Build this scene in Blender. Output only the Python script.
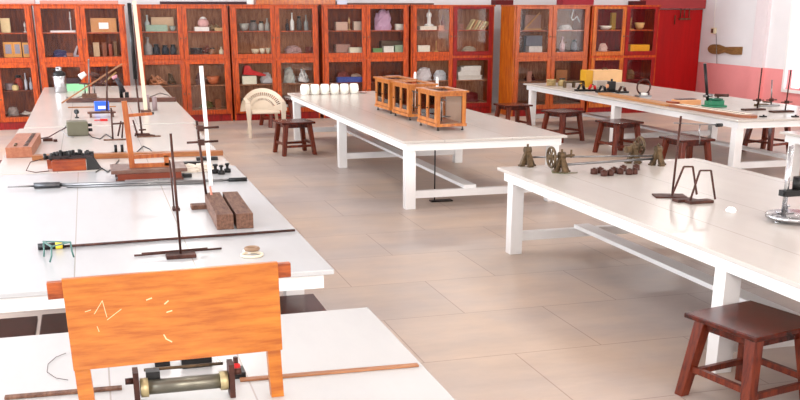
import bpy, bmesh, math, random
from mathutils import Vector, Matrix
random.seed(7)
for o in list(bpy.data.objects): bpy.data.objects.remove(o)
scn = bpy.context.scene
C = scn.collection

# ------------------------------------------------------------------ camera
F, CX, CY, YAW, PIT, ROL, H = 999., 400., 335.6, .292, .317, .001, 2.15
fw = Vector((math.sin(YAW)*math.cos(PIT), math.cos(YAW)*math.cos(PIT), -math.sin(PIT)))
rt = Vector((math.cos(YAW), -math.sin(YAW), 0)); up = rt.cross(fw)
c_, s_ = math.cos(ROL), math.sin(ROL)
rt, up = c_*rt+s_*up, -s_*rt+c_*up
cd = bpy.data.cameras.new('camera'); cam = bpy.data.objects.new('camera', cd); C.objects.link(cam)
cam.matrix_world = Matrix(((rt.x, up.x, -fw.x, 0), (rt.y, up.y, -fw.y, 0), (rt.z, up.z, -fw.z, H), (0, 0, 0, 1)))
cd.sensor_width = 36; cd.lens = F/800*36; cd.shift_x = 0; cd.shift_y = (CY-200)/800
cd.clip_start = .05; cd.clip_end = 200
scn.camera = cam
# ------------------------------------------------------------------ world, lights, exposure
w = bpy.data.worlds.new('daylight'); scn.world = w; w.use_nodes = True
w.node_tree.nodes['Background'].inputs[0].default_value = (.86, .93, 1, 1)
w.node_tree.nodes['Background'].inputs[1].default_value = 2.0
scn.view_settings.view_transform = 'Standard'; scn.view_settings.look = 'None'
scn.view_settings.exposure = 0.24; scn.view_settings.gamma = 1; scn.view_settings.use_curve_mapping = False
def area(name, loc, rot, sx, sy, power, col):
    l = bpy.data.lights.new(name, 'AREA'); l.shape = 'RECTANGLE'; l.size = sx; l.size_y = sy
    l.energy = power; l.color = col
    o = bpy.data.objects.new(name, l); C.objects.link(o); o.location = loc; o.rotation_euler = rot
    return o
PI = math.pi
LWIN = [(1.0, 3.2), (5.2, 7.4), (9.4, 11.6), (13.4, 15.6), (17.2, 19.0)]   # windows of the left wall (y spans)
RWIN = [(1.5, 3.7), (6.0, 8.2), (10.2, 12.4), (15.0, 17.5)]
FRONT_FILL_WIN = [(-1.5, 1.2), (3.2, 5.9), (8.0, 10.7)]  # added openings behind the camera, set high to keep glare off the panes
for a, b in LWIN: area('left_window_daylight', (-5.8, (a+b)/2, 2.0), (0, -PI/2, 0), 2.0, b-a, 265, (.84, .92, 1))
for a, b in RWIN[:3]: area('right_window_daylight', (13.4, (a+b)/2, 2.0), (0, PI/2, 0), 2.0, b-a, 60, (1, .95, .92))
for a, b in FRONT_FILL_WIN: area('front_fill_light', ((a+b)/2, -2.8, 3.2), (PI/2-.25, 0, 0), b-a, 1.2, 230, (1, .97, .93))  # fill added from behind the camera to brighten the cabinet fronts
FILL_TUBES = [(x, y) for x in (1.2, 6.2, 11.0) for y in (4, 9, 13, 17.2)]  # added ceiling tubes, out of view; the rear row brightens the cabinets
for x, y in FILL_TUBES: area('tube_fill_light', (x, y, 4.06), (0, 0, 0), 1.2, .12, 75 if y > 16 else 26, (1, .98, .94))

# ------------------------------------------------------------------ geometry helpers
def ray(x, y):
    return rt*((x-CX)/F) + up*(-(y-CY)/F) + fw
def at(x, y, z=0.):
    d = ray(x, y); t = (z-H)/d.z; return Vector((0, 0, H))+d*t
def aty(x, y, Y):
    d = ray(x, y); return Vector((0, 0, H))+d*(Y/d.y)
def lin(c):
    return tuple(((v/255)/12.92 if v/255 <= .04045 else ((v/255+.055)/1.055)**2.4) for v in c)+(1,)
MATS = {}
def mat(name, col, rough=.5, metal=0, var=.0, scale=8, stretch=(1, 1, 1), col2=None, coat=0, bump=0, emit=None):
    if name in MATS: return MATS[name]
    m = bpy.data.materials.new(name); m.use_nodes = True; nt = m.node_tree; b = nt.nodes['Principled BSDF']
    c1 = lin(col); b.inputs['Base Color'].default_value = c1
    b.inputs['Roughness'].default_value = rough; b.inputs['Metallic'].default_value = metal
    b.inputs['Specular IOR Level'].default_value = .3
    b.inputs['Coat Weight'].default_value = coat; b.inputs['Coat Roughness'].default_value = .15
    if emit: b.inputs['Emission Color'].default_value = c1; b.inputs['Emission Strength'].default_value = emit
    if var or col2:
        tc = nt.nodes.new('ShaderNodeTexCoord'); mp = nt.nodes.new('ShaderNodeMapping'); mp.inputs['Scale'].default_value = stretch
        n = nt.nodes.new('ShaderNodeTexNoise'); n.inputs['Scale'].default_value = scale; n.inputs['Detail'].default_value = 6
        n.inputs['Roughness'].default_value = .65
        r = nt.nodes.new('ShaderNodeValToRGB'); r.color_ramp.elements[0].position = .35; r.color_ramp.elements[1].position = .66
        c2 = lin(col2) if col2 else tuple(v*(1-var) for v in c1[:3])+(1,)
        r.color_ramp.elements[0].color = c2; r.color_ramp.elements[1].color = c1
        nt.links.new(tc.outputs['Object'], mp.inputs[0]); nt.links.new(mp.outputs[0], n.inputs['Vector'])
        nt.links.new(n.outputs['Fac'], r.inputs[0]); nt.links.new(r.outputs[0], b.inputs['Base Color'])
        if bump:
            bp = nt.nodes.new('ShaderNodeBump'); bp.inputs['Strength'].default_value = bump; bp.inputs['Distance'].default_value = .01
            nt.links.new(n.outputs['Fac'], bp.inputs['Height']); nt.links.new(bp.outputs[0], b.inputs['Normal'])
    MATS[name] = m; return m
def glass_mat(name, tint=(255, 255, 255), refl=.12):
    m = bpy.data.materials.new(name); m.use_nodes = True; nt = m.node_tree
    for n in list(nt.nodes): nt.nodes.remove(n)
    out = nt.nodes.new('ShaderNodeOutputMaterial'); mx = nt.nodes.new('ShaderNodeMixShader')
    t = nt.nodes.new('ShaderNodeBsdfTransparent'); t.inputs[0].default_value = lin(tint)
    g = nt.nodes.new('ShaderNodeBsdfGlossy'); g.inputs['Roughness'].default_value = .03
    fr = nt.nodes.new('ShaderNodeFresnel'); fr.inputs['IOR'].default_value = 1.28
    ad = nt.nodes.new('ShaderNodeMath'); ad.operation = 'ADD'; ad.inputs[1].default_value = refl
    nt.links.new(fr.outputs[0], ad.inputs[0]); nt.links.new(ad.outputs[0], mx.inputs[0])
    nt.links.new(t.outputs[0], mx.inputs[1]); nt.links.new(g.outputs[0], mx.inputs[2]); nt.links.new(mx.outputs[0], out.inputs[0])
    MATS[name] = m; return m

class MB:
    def __init__(s): s.v = []; s.f = []; s.sm = []
    def add(s, vs, fs, smooth=False):
        k = len(s.v); s.v += [Vector(v) for v in vs]; s.f += [tuple(i+k for i in f) for f in fs]; s.sm += [smooth]*len(fs); return s
    def box(s, x0, x1, y0, y1, z0, z1):
        return s.hexa([(x0, y0, z0), (x1, y0, z0), (x1, y1, z0), (x0, y1, z0), (x0, y0, z1), (x1, y0, z1), (x1, y1, z1), (x0, y1, z1)])
    def hexa(s, p):
        return s.add(p, [(0, 3, 2, 1), (4, 5, 6, 7), (0, 1, 5, 4), (1, 2, 6, 5), (2, 3, 7, 6), (3, 0, 4, 7)])
    def cb(s, x, y, z, sx, sy, sz, rz=0):        # box by base centre
        c, n = math.cos(rz), math.sin(rz); p = []
        for dz in (0, sz):
            for a, b in ((-.5, -.5), (.5, -.5), (.5, .5), (-.5, .5)):
                p.append((x+a*sx*c-b*sy*n, y+a*sx*n+b*sy*c, z+dz))
        return s.hexa(p)
    def bar(s, a, b, w, h=None, upv=(0, 0, 1)):   # square bar between points
        a, b = Vector(a), Vector(b); d = (b-a).normalized(); h = h or w
        u = Vector(upv)
        if abs(d.dot(u)) > .95: u = Vector((0, 1, 0))
        r = d.cross(u).normalized(); u = r.cross(d); p = []
        for q in (a, b):
            p += [q-r*w/2-u*h/2, q+r*w/2-u*h/2, q+r*w/2+u*h/2, q-r*w/2+u*h/2]
        return s.hexa(p)
    def cyl(s, a, b, r0, r1=None, n=14):
        a, b = Vector(a), Vector(b); r1 = r0 if r1 is None else r1
        return s.loft([(a, r0), (b, r1)], n)
    def loft(s, rings, n=14, cap=True):
        k = []
        vs, fs = [], []
        for i, (p, r) in enumerate(rings):
            p = Vector(p)
            q0 = Vector(rings[max(i-1, 0)][0]); q1 = Vector(rings[min(i+1, len(rings)-1)][0])
            d = (q1-q0); d = d.normalized() if d.length > 1e-9 else Vector((0, 0, 1))
            u = Vector((0, 0, 1)) if abs(d.z) < .9 else Vector((1, 0, 0))
            x = d.cross(u).normalized(); y = d.cross(x)
            vs += [p+x*math.cos(2*PI*j/n)*r+y*math.sin(2*PI*j/n)*r for j in range(n)]
        for i in range(len(rings)-1):
            for j in range(n):
                fs.append((i*n+j, (i+1)*n+j, (i+1)*n+(j+1) % n, i*n+(j+1) % n))
        s.add(vs, fs, True)
        if cap:
            k = len(s.v)-len(vs)
            s.f += [tuple(k+j for j in range(n)), tuple(k+len(vs)-1-j for j in range(n))]; s.sm += [False, False]
        return s
    def lathe(s, prof, x=0, y=0, z=0, n=18):
        vs, fs = [], []
        for r, h in prof:
            vs += [(x+r*math.cos(2*PI*j/n), y+r*math.sin(2*PI*j/n), z+h) for j in range(n)]
        for i in range(len(prof)-1):
            for j in range(n): fs.append((i*n+j, i*n+(j+1) % n, (i+1)*n+(j+1) % n, (i+1)*n+j))
        fs2 = [tuple(reversed(range(n)))] if prof[0][0] > 1e-4 else []
        if prof[-1][0] > 1e-4: fs2.append(tuple(len(vs)-n+j for j in range(n)))
        s.add(vs, fs, True); k = len(s.v)-len(vs)
        for f in fs2: s.f.append(tuple(i+k for i in f)); s.sm.append(False)
        return s
    def tube(s, pts, r, n=8):
        pts = [Vector(p) for p in pts]; return s.loft([(p, r) for p in pts], n)
    def ring(s, c, R, r, axis='z', n=24, m=8):
        vs, fs = [], []
        for i in range(n):
            a = 2*PI*i/n
            for j in range(m):
                b = 2*PI*j/m; q = R+r*math.cos(b); h = r*math.sin(b)
                p = {'z': (q*math.cos(a), q*math.sin(a), h), 'x': (h, q*math.cos(a), q*math.sin(a)), 'y': (q*math.cos(a), h, q*math.sin(a))}[axis]
                vs.append((c[0]+p[0], c[1]+p[1], c[2]+p[2]))
        for i in range(n):
            for j in range(m): fs.append((i*m+j, ((i+1) % n)*m+j, ((i+1) % n)*m+(j+1) % m, i*m+(j+1) % m))
        return s.add(vs, fs, True)
    def prism(s, poly, d):          # poly: list of 3D points, extruded by vector d
        n = len(poly); poly = [Vector(p) for p in poly]; d = Vector(d)
        return s.add(poly+[p+d for p in poly], [tuple(reversed(range(n))), tuple(n+i for i in range(n))]+[(i, (i+1) % n, n+(i+1) % n, n+i) for i in range(n)])
    def build(s, name, m, parent=None, loc=None, bevel=0, rz=0):
        me = bpy.data.meshes.new(name); me.from_pydata([tuple(v) for v in s.v], [], s.f)
        bm = bmesh.new(); bm.from_mesh(me)
        bmesh.ops.recalc_face_normals(bm, faces=bm.faces); bm.to_mesh(me); bm.free()
        for p, q in zip(me.polygons, s.sm): p.use_smooth = q
        me.materials.append(m); o = bpy.data.objects.new(name, me); C.objects.link(o)
        if parent: o.parent = parent
        if loc is not None: o.location = loc
        if rz: o.rotation_euler.z = rz
        if bevel:
            bv = o.modifiers.new('bevel', 'BEVEL'); bv.width = bevel; bv.segments = 2; bv.limit_method = 'ANGLE'
        return o
def tag(o, label, cat, group=None, kind=None):
    o['label'] = label; o['category'] = cat
    if group: o['group'] = group
    if kind: o['kind'] = kind
    return o
def empty(name, loc, label, cat, group=None, rz=0):
    o = bpy.data.objects.new(name, None); C.objects.link(o); o.location = loc; o.rotation_euler.z = rz
    return tag(o, label, cat, group)
def struct(name, mb, m, **k):
    o = mb.build(name, m, **k); o['kind'] = 'structure'; return o
def copy_tree(o, parent=None):
    c = o.copy(); C.objects.link(c); c.parent = parent
    for ch in list(o.children): copy_tree(ch, c)
    return c

# ------------------------------------------------------------------ materials
white = mat('white_paint', (238, 236, 234), .32, var=.05, scale=3, coat=.15)
def tabletop_mat(name, seams, axis, col=(196, 188, 180)):
    m = mat(name, col, .26, var=.07, scale=2.2, coat=.2, stretch=(1, .25, 1)); nt = m.node_tree; b = nt.nodes['Principled BSDF']
    src = b.inputs['Base Color'].links[0].from_socket
    tc = nt.nodes.new('ShaderNodeTexCoord'); sx = nt.nodes.new('ShaderNodeSeparateXYZ'); nt.links.new(tc.outputs['Object'], sx.inputs[0])
    for p in seams:
        a = nt.nodes.new('ShaderNodeMath'); a.operation = 'SUBTRACT'; a.inputs[1].default_value = p; nt.links.new(sx.outputs[axis], a.inputs[0])
        ab = nt.nodes.new('ShaderNodeMath'); ab.operation = 'ABSOLUTE'; nt.links.new(a.outputs[0], ab.inputs[0])
        l = nt.nodes.new('ShaderNodeMath'); l.operation = 'LESS_THAN'; l.inputs[1].default_value = .0035; nt.links.new(ab.outputs[0], l.inputs[0])
        mx = nt.nodes.new('ShaderNodeMixRGB'); mx.inputs[2].default_value = lin((160, 152, 146)); nt.links.new(l.outputs[0], mx.inputs[0])
        nt.links.new(src, mx.inputs[1]); src = mx.outputs[0]
    nt.links.new(src, b.inputs['Base Color']); return m
cab_wood = mat('varnished_orange_wood', (206, 84, 12), .36, var=.0, col2=(118, 30, 4), scale=6, stretch=(6, 6, .8), coat=.08)
cab_red = mat('deep_red_varnished_wood', (150, 12, 3), .4, col2=(108, 4, 2), scale=5, stretch=(6, 6, .8), coat=.08)
cab_gold = mat('golden_varnished_wood', (198, 108, 18), .35, col2=(140, 46, 6), scale=4, stretch=(5, 5, .7), coat=.4)
cab_in = mat('cabinet_interior_wood', (146, 66, 28), .6, col2=(84, 28, 12), scale=6, stretch=(5, 5, .8))
cab_in_grey = mat('pale_cabinet_interior', (184, 126, 88), .6, col2=(130, 76, 48), scale=6, stretch=(5, 5, .8))
stool_wood = mat('dark_stool_wood', (96, 32, 16), .26, col2=(42, 12, 8), scale=5, stretch=(3, 3, 2), coat=.15)
stool_leg = mat('red_brown_stool_leg', (122, 48, 22), .4, col2=(72, 20, 10), scale=6, stretch=(6, 6, 1.2), coat=.3)
orange_board = mat('orange_varnished_board', (188, 112, 36), .42, col2=(150, 76, 18), scale=4.5, stretch=(1.0, 1, 9), coat=.3)
lightwood = mat('light_brown_wood', (164, 114, 80), .5, col2=(132, 84, 54), scale=5, stretch=(1, 8, 8))
redwood = mat('reddish_box_wood', (170, 110, 82), .5, col2=(144, 84, 60), scale=5, stretch=(6, 1, 6))
orangewood = mat('orange_box_wood', (164, 74, 28), .4, col2=(116, 38, 14), scale=6, stretch=(1, 5, 5), coat=.1)
darkwood = mat('dark_brown_wood', (98, 58, 42), .5, col2=(60, 28, 20), scale=6, stretch=(1, 6, 6), coat=.2)
barkwood = mat('weathered_brown_wood', (124, 90, 72), .7, col2=(82, 52, 40), scale=9, stretch=(6, 1, 6))
iron = mat('rusty_brown_iron', (84, 50, 40), .55, metal=.4, col2=(54, 32, 28), scale=20)
steel = mat('grey_steel', (130, 128, 128), .3, metal=.9)
chrome = mat('chrome', (180, 180, 182), .26, metal=1)
black = mat('black_plastic', (22, 20, 20), .4)
brass = mat('dull_brass', (112, 90, 64), .45, metal=.4, col2=(62, 48, 34), scale=14)
cream = mat('cream_plastic', (232, 214, 180), .4, var=.04)
pale = mat('white_plastic', (236, 232, 226), .4, var=.04)
green = mat('green_enamel', (40, 120, 86), .35, coat=.4)
teal = mat('grey_green_iron', (86, 124, 116), .5, var=.2, scale=20)
paleg = mat('pale_green_plastic', (150, 215, 165), .35)
olive = mat('olive_grey_metal', (104, 100, 82), .5, var=.08)
cardb = mat('cardboard', (208, 166, 116), .8, var=.06)
paper = mat('white_paper', (236, 234, 232), .7, var=.06, scale=14)
blue = mat('bright_blue', (50, 100, 215), .4)
red = mat('bright_red', (190, 25, 25), .5)
ypaint = mat('yellow_wood', (205, 150, 50), .5)
glass = glass_mat('clear_glass', refl=.0); case_glass = glass_mat('case_glass', (235, 225, 220), .22); jar_glass = glass_mat('jar_glass', (190, 200, 195), .2)
wall_w = mat('white_wall_paint', (232, 229, 230), .8, var=.04, scale=1.5)
wall_pink = mat('pink_wall_paint', (236, 150, 150), .75, var=.06, scale=2)

# floor: large tiles
def floor_mat():
    m = mat('floor_tiles', (180, 164, 154), .3); nt = m.node_tree; b = nt.nodes['Principled BSDF']
    tc = nt.nodes.new('ShaderNodeTexCoord'); br = nt.nodes.new('ShaderNodeTexBrick')
    br.offset = 0.5; br.inputs['Scale'].default_value = 1; br.inputs['Brick Width'].default_value = 1.25; br.inputs['Row Height'].default_value = .95
    br.inputs['Mortar Size'].default_value = .005; br.inputs['Mortar Smooth'].default_value = .3
    br.inputs['Color1'].default_value = lin((203, 184, 168)); br.inputs['Color2'].default_value = lin((194, 177, 163)); br.inputs['Mortar'].default_value = lin((166, 144, 130))
    n = nt.nodes.new('ShaderNodeTexNoise'); n.inputs['Scale'].default_value = .9; n.inputs['Detail'].default_value = 8; n.inputs['Roughness'].default_value = .7
    mp = nt.nodes.new('ShaderNodeMapping'); mp.inputs['Scale'].default_value = (.7, 2.0, 1)
    nt.links.new(tc.outputs['Object'], br.inputs['Vector']); nt.links.new(tc.outputs['Object'], mp.inputs[0]); nt.links.new(mp.outputs[0], n.inputs['Vector'])
    r = nt.nodes.new('ShaderNodeValToRGB'); r.color_ramp.elements[0].position = .3; r.color_ramp.elements[1].position = .7
    r.color_ramp.elements[0].color = (.74, .73, .75, 1); r.color_ramp.elements[1].color = (1, 1, 1, 1)
    mx = nt.nodes.new('ShaderNodeMixRGB'); mx.blend_type = 'MULTIPLY'; mx.inputs[0].default_value = 1
    nt.links.new(n.outputs['Fac'], r.inputs[0]); nt.links.new(br.outputs['Color'], mx.inputs[1]); nt.links.new(r.outputs[0], mx.inputs[2])
    n2 = nt.nodes.new('ShaderNodeTexNoise'); n2.inputs['Scale'].default_value = .55; n2.inputs['Detail'].default_value = 5; n2.inputs['Roughness'].default_value = .6
    nt.links.new(tc.outputs['Object'], n2.inputs['Vector']); r2 = nt.nodes.new('ShaderNodeValToRGB'); r2.color_ramp.elements[0].position = .38; r2.color_ramp.elements[1].position = .62
    r2.color_ramp.elements[0].color = (.84, .87, .95, 1); r2.color_ramp.elements[1].color = (1.03, .96, .89, 1)  # bluish and warm noise patches: tints of the floor shadows put into the colour
    m2 = nt.nodes.new('ShaderNodeMixRGB'); m2.blend_type = 'MULTIPLY'; m2.inputs[0].default_value = 1
    nt.links.new(n2.outputs['Fac'], r2.inputs[0]); nt.links.new(mx.outputs[0], m2.inputs[1]); nt.links.new(r2.outputs[0], m2.inputs[2])
    nt.links.new(m2.outputs[0], b.inputs['Base Color'])
    rr = nt.nodes.new('ShaderNodeMapRange'); rr.inputs[3].default_value = .28; rr.inputs[4].default_value = .5
    nt.links.new(n.outputs['Fac'], rr.inputs[0]); nt.links.new(rr.outputs[0], b.inputs['Roughness'])
    return m
# ------------------------------------------------------------------ room
XL, XR, YF, YB, ZC = -6.0, 13.6, -3.0, 21.2, 4.2
struct('floor', MB().box(XL-.2, XR+.2, YF-.2, YB+.2, -.12, 0), floor_mat())
struct('ceiling', MB().box(XL-.2, XR+.2, YF-.2, YB+.2, ZC, ZC+.12), wall_w)
def wall_with_windows(name, m, spans, z0, z1, mk, zlo=0, zhi=ZC, ends=None):
    mb = MB(); p = ends[0]
    for a, b in spans:
        mk(mb, p, a, zlo, zhi)
        if z0 > zlo: mk(mb, a, b, zlo, z0)
        if z1 < zhi: mk(mb, a, b, z1, zhi)
        p = b
    mk(mb, p, ends[1], zlo, zhi); return struct(name, mb, m)
wall_with_windows('wall_left', wall_w, LWIN, 1.0, 3.0, lambda mb, a, b, c, d: mb.box(XL-.15, XL, a, b, c, d), ends=(YF, YB))
rs = [RWIN[0], RWIN[1], RWIN[2], (RWIN[3][0], RWIN[3][1]+.38)]
mkr = lambda mb, a, b, c, d: mb.box(XR, XR+.15, a, b, c, d)
wall_with_windows('wall_right', wall_w, rs, .96, 3.0, mkr, zlo=.96, ends=(YF, YB))
wall_with_windows('wall_right_dado', wall_pink, rs, .6, .96, mkr, zhi=.96, ends=(YF, YB))
wall_with_windows('wall_front', wall_w, FRONT_FILL_WIN, 2.6, 3.8, lambda mb, a, b, c, d: mb.box(a, b, YF-.15, YF, c, d), ends=(XL, XR))
struct('wall_back', MB().box(XL, XR, YB, YB+.15, 0, ZC), wall_w)
wn = 0
def window_frame(mk, a, b, z0, z1, fwid=.09, m=None):
    global wn; wn += 1; mb = MB()
    mk(mb, a, a+fwid, z0, z1); mk(mb, b-fwid, b, z0, z1); mk(mb, a+fwid, b-fwid, z0, z0+fwid); mk(mb, a+fwid, b-fwid, z1-fwid, z1)
    mk(mb, (a+b)/2-.03, (a+b)/2+.03, z0+fwid, z1-fwid)
    o = struct('window_%d' % wn, mb, m or white)
    return o
for a, b in LWIN: window_frame(lambda mb, p, q, r, s: mb.box(XL-.1, XL-.04, p, q, r, s), a, b, 1.0, 3.0)
for a, b in FRONT_FILL_WIN: window_frame(lambda mb, p, q, r, s: mb.box(p, q, YF-.1, YF-.04, r, s), a, b, 2.6, 3.8)  # frames for the added front openings
for a, b in RWIN[:3]: window_frame(lambda mb, p, q, r, s: mb.box(XR+.04, XR+.1, p, q, r, s), a, b, .6, 3.0)
a, b = RWIN[3]
wo = window_frame(lambda mb, p, q, r, s: mb.box(XR-.05, XR+.02, p, q, r, s), a-.05, b+.42, .52, 3.05, .06)
sh = MB()
sh.box(XR+.06, XR+.11, a, b, .6, 3.0)
sh.build('shutter', mat('dark_pink_shutter', (196, 60, 78), .5, var=.1), wo)
# right-hand corner: a pier in pale plaster, red double door in the back corner
dr = mat('glossy_red_paint', (186, 4, 6), .5, col2=(164, 2, 4), scale=1.5, stretch=(4, 4, .5), coat=0)
drd = mat('dark_red_paint', (90, 4, 6), .6, var=.2, scale=2)
door = MB().box(12.02, 13.58, 21.08, 21.16, 0, 2.12); dro = struct('door_1', door, dr)
MB().box(11.7, 12.0, 20.9, 21.16, 0, 2.3).build('door_post', drd, dro)
MB().box(12.0, 13.58, 20.98, 21.16, 2.14, 2.6).build('lintel', mat('faded_red_lintel', (168, 60, 62), .6, var=.1), dro)
bl = MB()
for x in (12.98, 13.08, 13.2): bl.cyl((x, 21.03, 1.95), (x, 21.03, 2.16), .012)
bl.box(12.96, 13.24, 21.02, 21.07, 1.90, 1.93); bl.build('door_bolt', brass, dro)
MB().cyl((12.85, 21.04, 1.8), (12.85, 21.04, 2.0), .012).build('door_bolt', brass, dro)
MB().box(13.52, 13.6, 18.6, 19.0, .96, 4.2).build('trim_1', mat('pier_plaster', (228, 216, 218), .8, var=.03)); bpy.data.objects['trim_1']['kind'] = 'structure'
struct('trim_2', MB().box(13.51, 13.6, 18.6, 19.0, 0, .96), wall_pink)
# wall fittings
t = empty('light_switch', (13.59, 20.55, 1.6), 'cream pull switch hanging on a cord, high on the white wall beside the red door', 'switch')
MB().cb(-.025, 0, 0, .05, .16, .13).build('switch_body', cream, t, bevel=.006); MB().cb(-.06, 0, .02, .03, .06, .09).build('rocker', darkwood, t)
MB().tube([(-.02, 0, .13), (-.02, .03, .5), (-.02, .01, 1.1)], .008).build('cord', pale, t)
pts = []
for i in range(17):
    a = -PI/2+PI*i/16; pts.append((0, .42+.22*math.cos(a)*1.1, .105*math.sin(a)))
prof = [(0, .25, -.105), (0, 0, -.06), (0, -.3, -.095), (0, -.62, -.08), (0, -.62, .085), (0, -.3, .075), (0, 0, .06), (0, .25, .105)]
poly = pts[::-1] + prof
t = tag(MB().prism([(p[0], p[1], p[2]) for p in poly], (-.03, 0, 0)).build('wooden_paddle', mat('paddle_ply', (150, 112, 66), .55, col2=(112, 78, 44), scale=8, stretch=(1, 1, 6)), loc=(13.59, 20.05, 1.27)),
        'brown wooden paddle-shaped board hung sideways on the white wall', 'board')
MB().tube([(13.565, 20.3, 0.96), (13.55, 20.33, 1.2), (13.57, 20.45, 1.62)], .007).build('wall_wire', steel); tag(bpy.data.objects['wall_wire'], 'thin wire running down the white wall below the pull switch', 'wire')
# bodies for the added ceiling tubes
first = None
for k, (x, y) in enumerate(FILL_TUBES):
    if first is None:
        first = empty('added_tube_lamp', (x, y, 4.06), 'added fluorescent tube lamp under the ceiling, out of view', 'lamp', 'added fluorescent lamps on the ceiling')
        MB().box(-.65, .65, -.05, .05, .04, .14).build('housing', white, first)
        MB().cyl((-.6, 0, .02), (.6, 0, .02), .015).build('tube', mat('fill_tube_glow', (255, 250, 240), .4, emit=3), first)
    else: o = copy_tree(first); o.location = (x, y, 4.06)

# ------------------------------------------------------------------ tables
TZ = .77
def table(label, x0, x1, y0, y1, legs_y, seams=(), top_mat=None, strut=True, soff=0):
    t = empty('work_table', ((x0+x1)/2, (y0+y1)/2, 0), label, 'table', 'long white laboratory tables')
    ox, oy = t.location.x, t.location.y; X0, X1, Y0, Y1 = x0-ox, x1-ox, y0-oy, y1-oy
    MB().box(X0, X1, Y0, Y1, TZ-.028, TZ).build('tabletop', top_mat or white, t, bevel=.004)
    ax0, ax1, ay0, ay1 = X0+.05, X1-.05, Y0+.05, Y1-.05; za, zb = TZ-.115, TZ-.028; ap = MB()
    ap.box(ax0, ax1, ay0, ay0+.03, za, zb).box(ax0, ax1, ay1-.03, ay1, za, zb).box(ax0, ax0+.03, ay0+.03, ay1-.03, za, zb).box(ax1-.03, ax1, ay0+.03, ay1-.03, za, zb)
    ap.build('apron', white, t)
    for ly in legs_y:
        ly -= oy
        for lx in (ax0+.065, ax1-.065):
            MB().cb(lx, ly, 0, .115, .115, za+.002 if False else za).build('leg', white, t, bevel=.003)
        if strut: MB().box(ax0+.12, ax1-.12, ly-.035, ly+.035, .12, .2).build('cross_stretcher', white, t)
    if strut:
        MB().box(-.075+soff, .075+soff, min(legs_y)-oy, max(legs_y)-oy, .2, .235).build('long_stretcher', white, t)
    return t
tm3 = tabletop_mat('white_top_three', (-.35, .3), 0, (186, 186, 186)); tm4 = tabletop_mat('white_top_four', (-.2, .32), 0, (188, 186, 184)); tmr = tabletop_mat('white_top_right', (-.62, .0, .93), 0)
tmc = tabletop_mat('white_top_centre', (-.5, .3), 0)
table('white table farthest back in the left row, a steel flask standing on it', -.83, 1.24, 13.05, 19.75, (13.25, 16.4, 19.5), top_mat=tmc)
table('white table in the left row carrying the long metre bridge and the tall frame', -.88, 1.17, 9.32, 12.95, (9.5, 12.7), top_mat=tmc, strut=False)
table('white table in the left row with the small green tripod and brown wood blocks', -.86, 1.20, 5.26, 9.28, (5.9, 9.05), top_mat=tm3, strut=False)
table('nearest white table at lower left, under the big orange board', -.86, 1.19, 1.0, 4.50, (1.2, 4.28), top_mat=tm4, strut=False)
table('long white table in the middle of the room carrying the wooden balance cases', 3.19, 5.15, 10.5, 17.3, (10.64, 13.84, 17.1), top_mat=tmc, soff=-.14)
table('large white table at right in front, with the wheel apparatus and chrome stand', 3.48, 5.56, 1.9, 8.5, (2.1, 5.05, 8.32), top_mat=tmr, soff=-.25)
table('white table farthest right along the pink wall, crowded with instruments', 7.98, 10.05, 11.35, 18.3, (11.5, 14.8, 18.1), top_mat=tmc)
table('white table cut off by the right edge behind the chrome stand', 7.72, 9.78, 4.0, 10.15, (4.2, 7.1, 9.98), top_mat=tmc)

# ------------------------------------------------------------------ stools
def make_stool():
    t = empty('wooden_stool', (0, 0, 0), '', 'stool', 'dark wooden stools')
    MB().box(-.265, .265, -.265, .265, .47, .5).build('seat', stool_wood, t, bevel=.006)
    ap = MB()
    for s in (-1, 1):
        ap.box(-.19, .19, s*.185-.012, s*.185+.012, .41, .47); ap.box(s*.185-.012, s*.185+.012, -.17, .17, .41, .47)
    ap.build('apron', stool_wood, t)
    for sx in (-1, 1):
        for sy in (-1, 1):
            p = []
            for z, o, hw in ((0, .245, .03), (.47, .185, .036)):
                for a, b in ((-1, -1), (1, -1), (1, 1), (-1, 1)): p.append((sx*o+a*hw, sy*o+b*hw, z))
            MB().hexa(p).build('leg', stool_leg, t, bevel=.004)
    for s in (-1, 1):
        MB().box(-.2, .2, s*.225-.014, s*.225+.014, .12, .155).build('rung', stool_leg, t)
        MB().box(s*.225-.014, s*.225+.014, -.2, .2, .155, .19).build('rung', stool_leg, t)
    return t
st0 = make_stool()
SPOTS = [((3.44, 4.56), .21, 'dark wooden stool in front at lower right, worn glossy top'),
 ((2.93, 15.44), .12, 'wooden stool standing at the far left side of the middle table'),
 ((7.27, 17.1), .1, 'stool beside the golden cabinet end, pale light on its top'),
 ((7.62, 15.75), .3, 'red wooden stool at the instrument table, second from the cabinet'),
 ((7.74, 14.02), .15, 'wooden stool in front of the middle leg of the instrument table'),
 ((7.6, 11.9), .05, 'dark stool behind the brown clamp stand with the black-ended arm'),
 ((10.1, 13.55), .3, 'stool behind the corner leg of the instrument table, only its legs in view'),
 ((.915, 5.49), .0, 'stool tucked under the left row table, its corner showing right of the orange board'),
 ((-.67, 5.48), .0, 'stool tucked under the left row table, left of the orange board'),
 ((-1.3, 12.0), .0, 'dark stool at the far left edge beside the reddish key box'),
 ((3.35, 19.3), .2, 'stool at the back, half hidden behind the white plastic chair'),
 ((-.12, 5.5), .0, 'stool tucked under the left row table, behind the left half of the orange board')]
for i, (p, rz, lab) in enumerate(SPOTS):
    o = st0 if i == 0 else copy_tree(st0)
    o.location = (p[0], p[1], 0); o.rotation_euler.z = rz; o['label'] = lab

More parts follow.
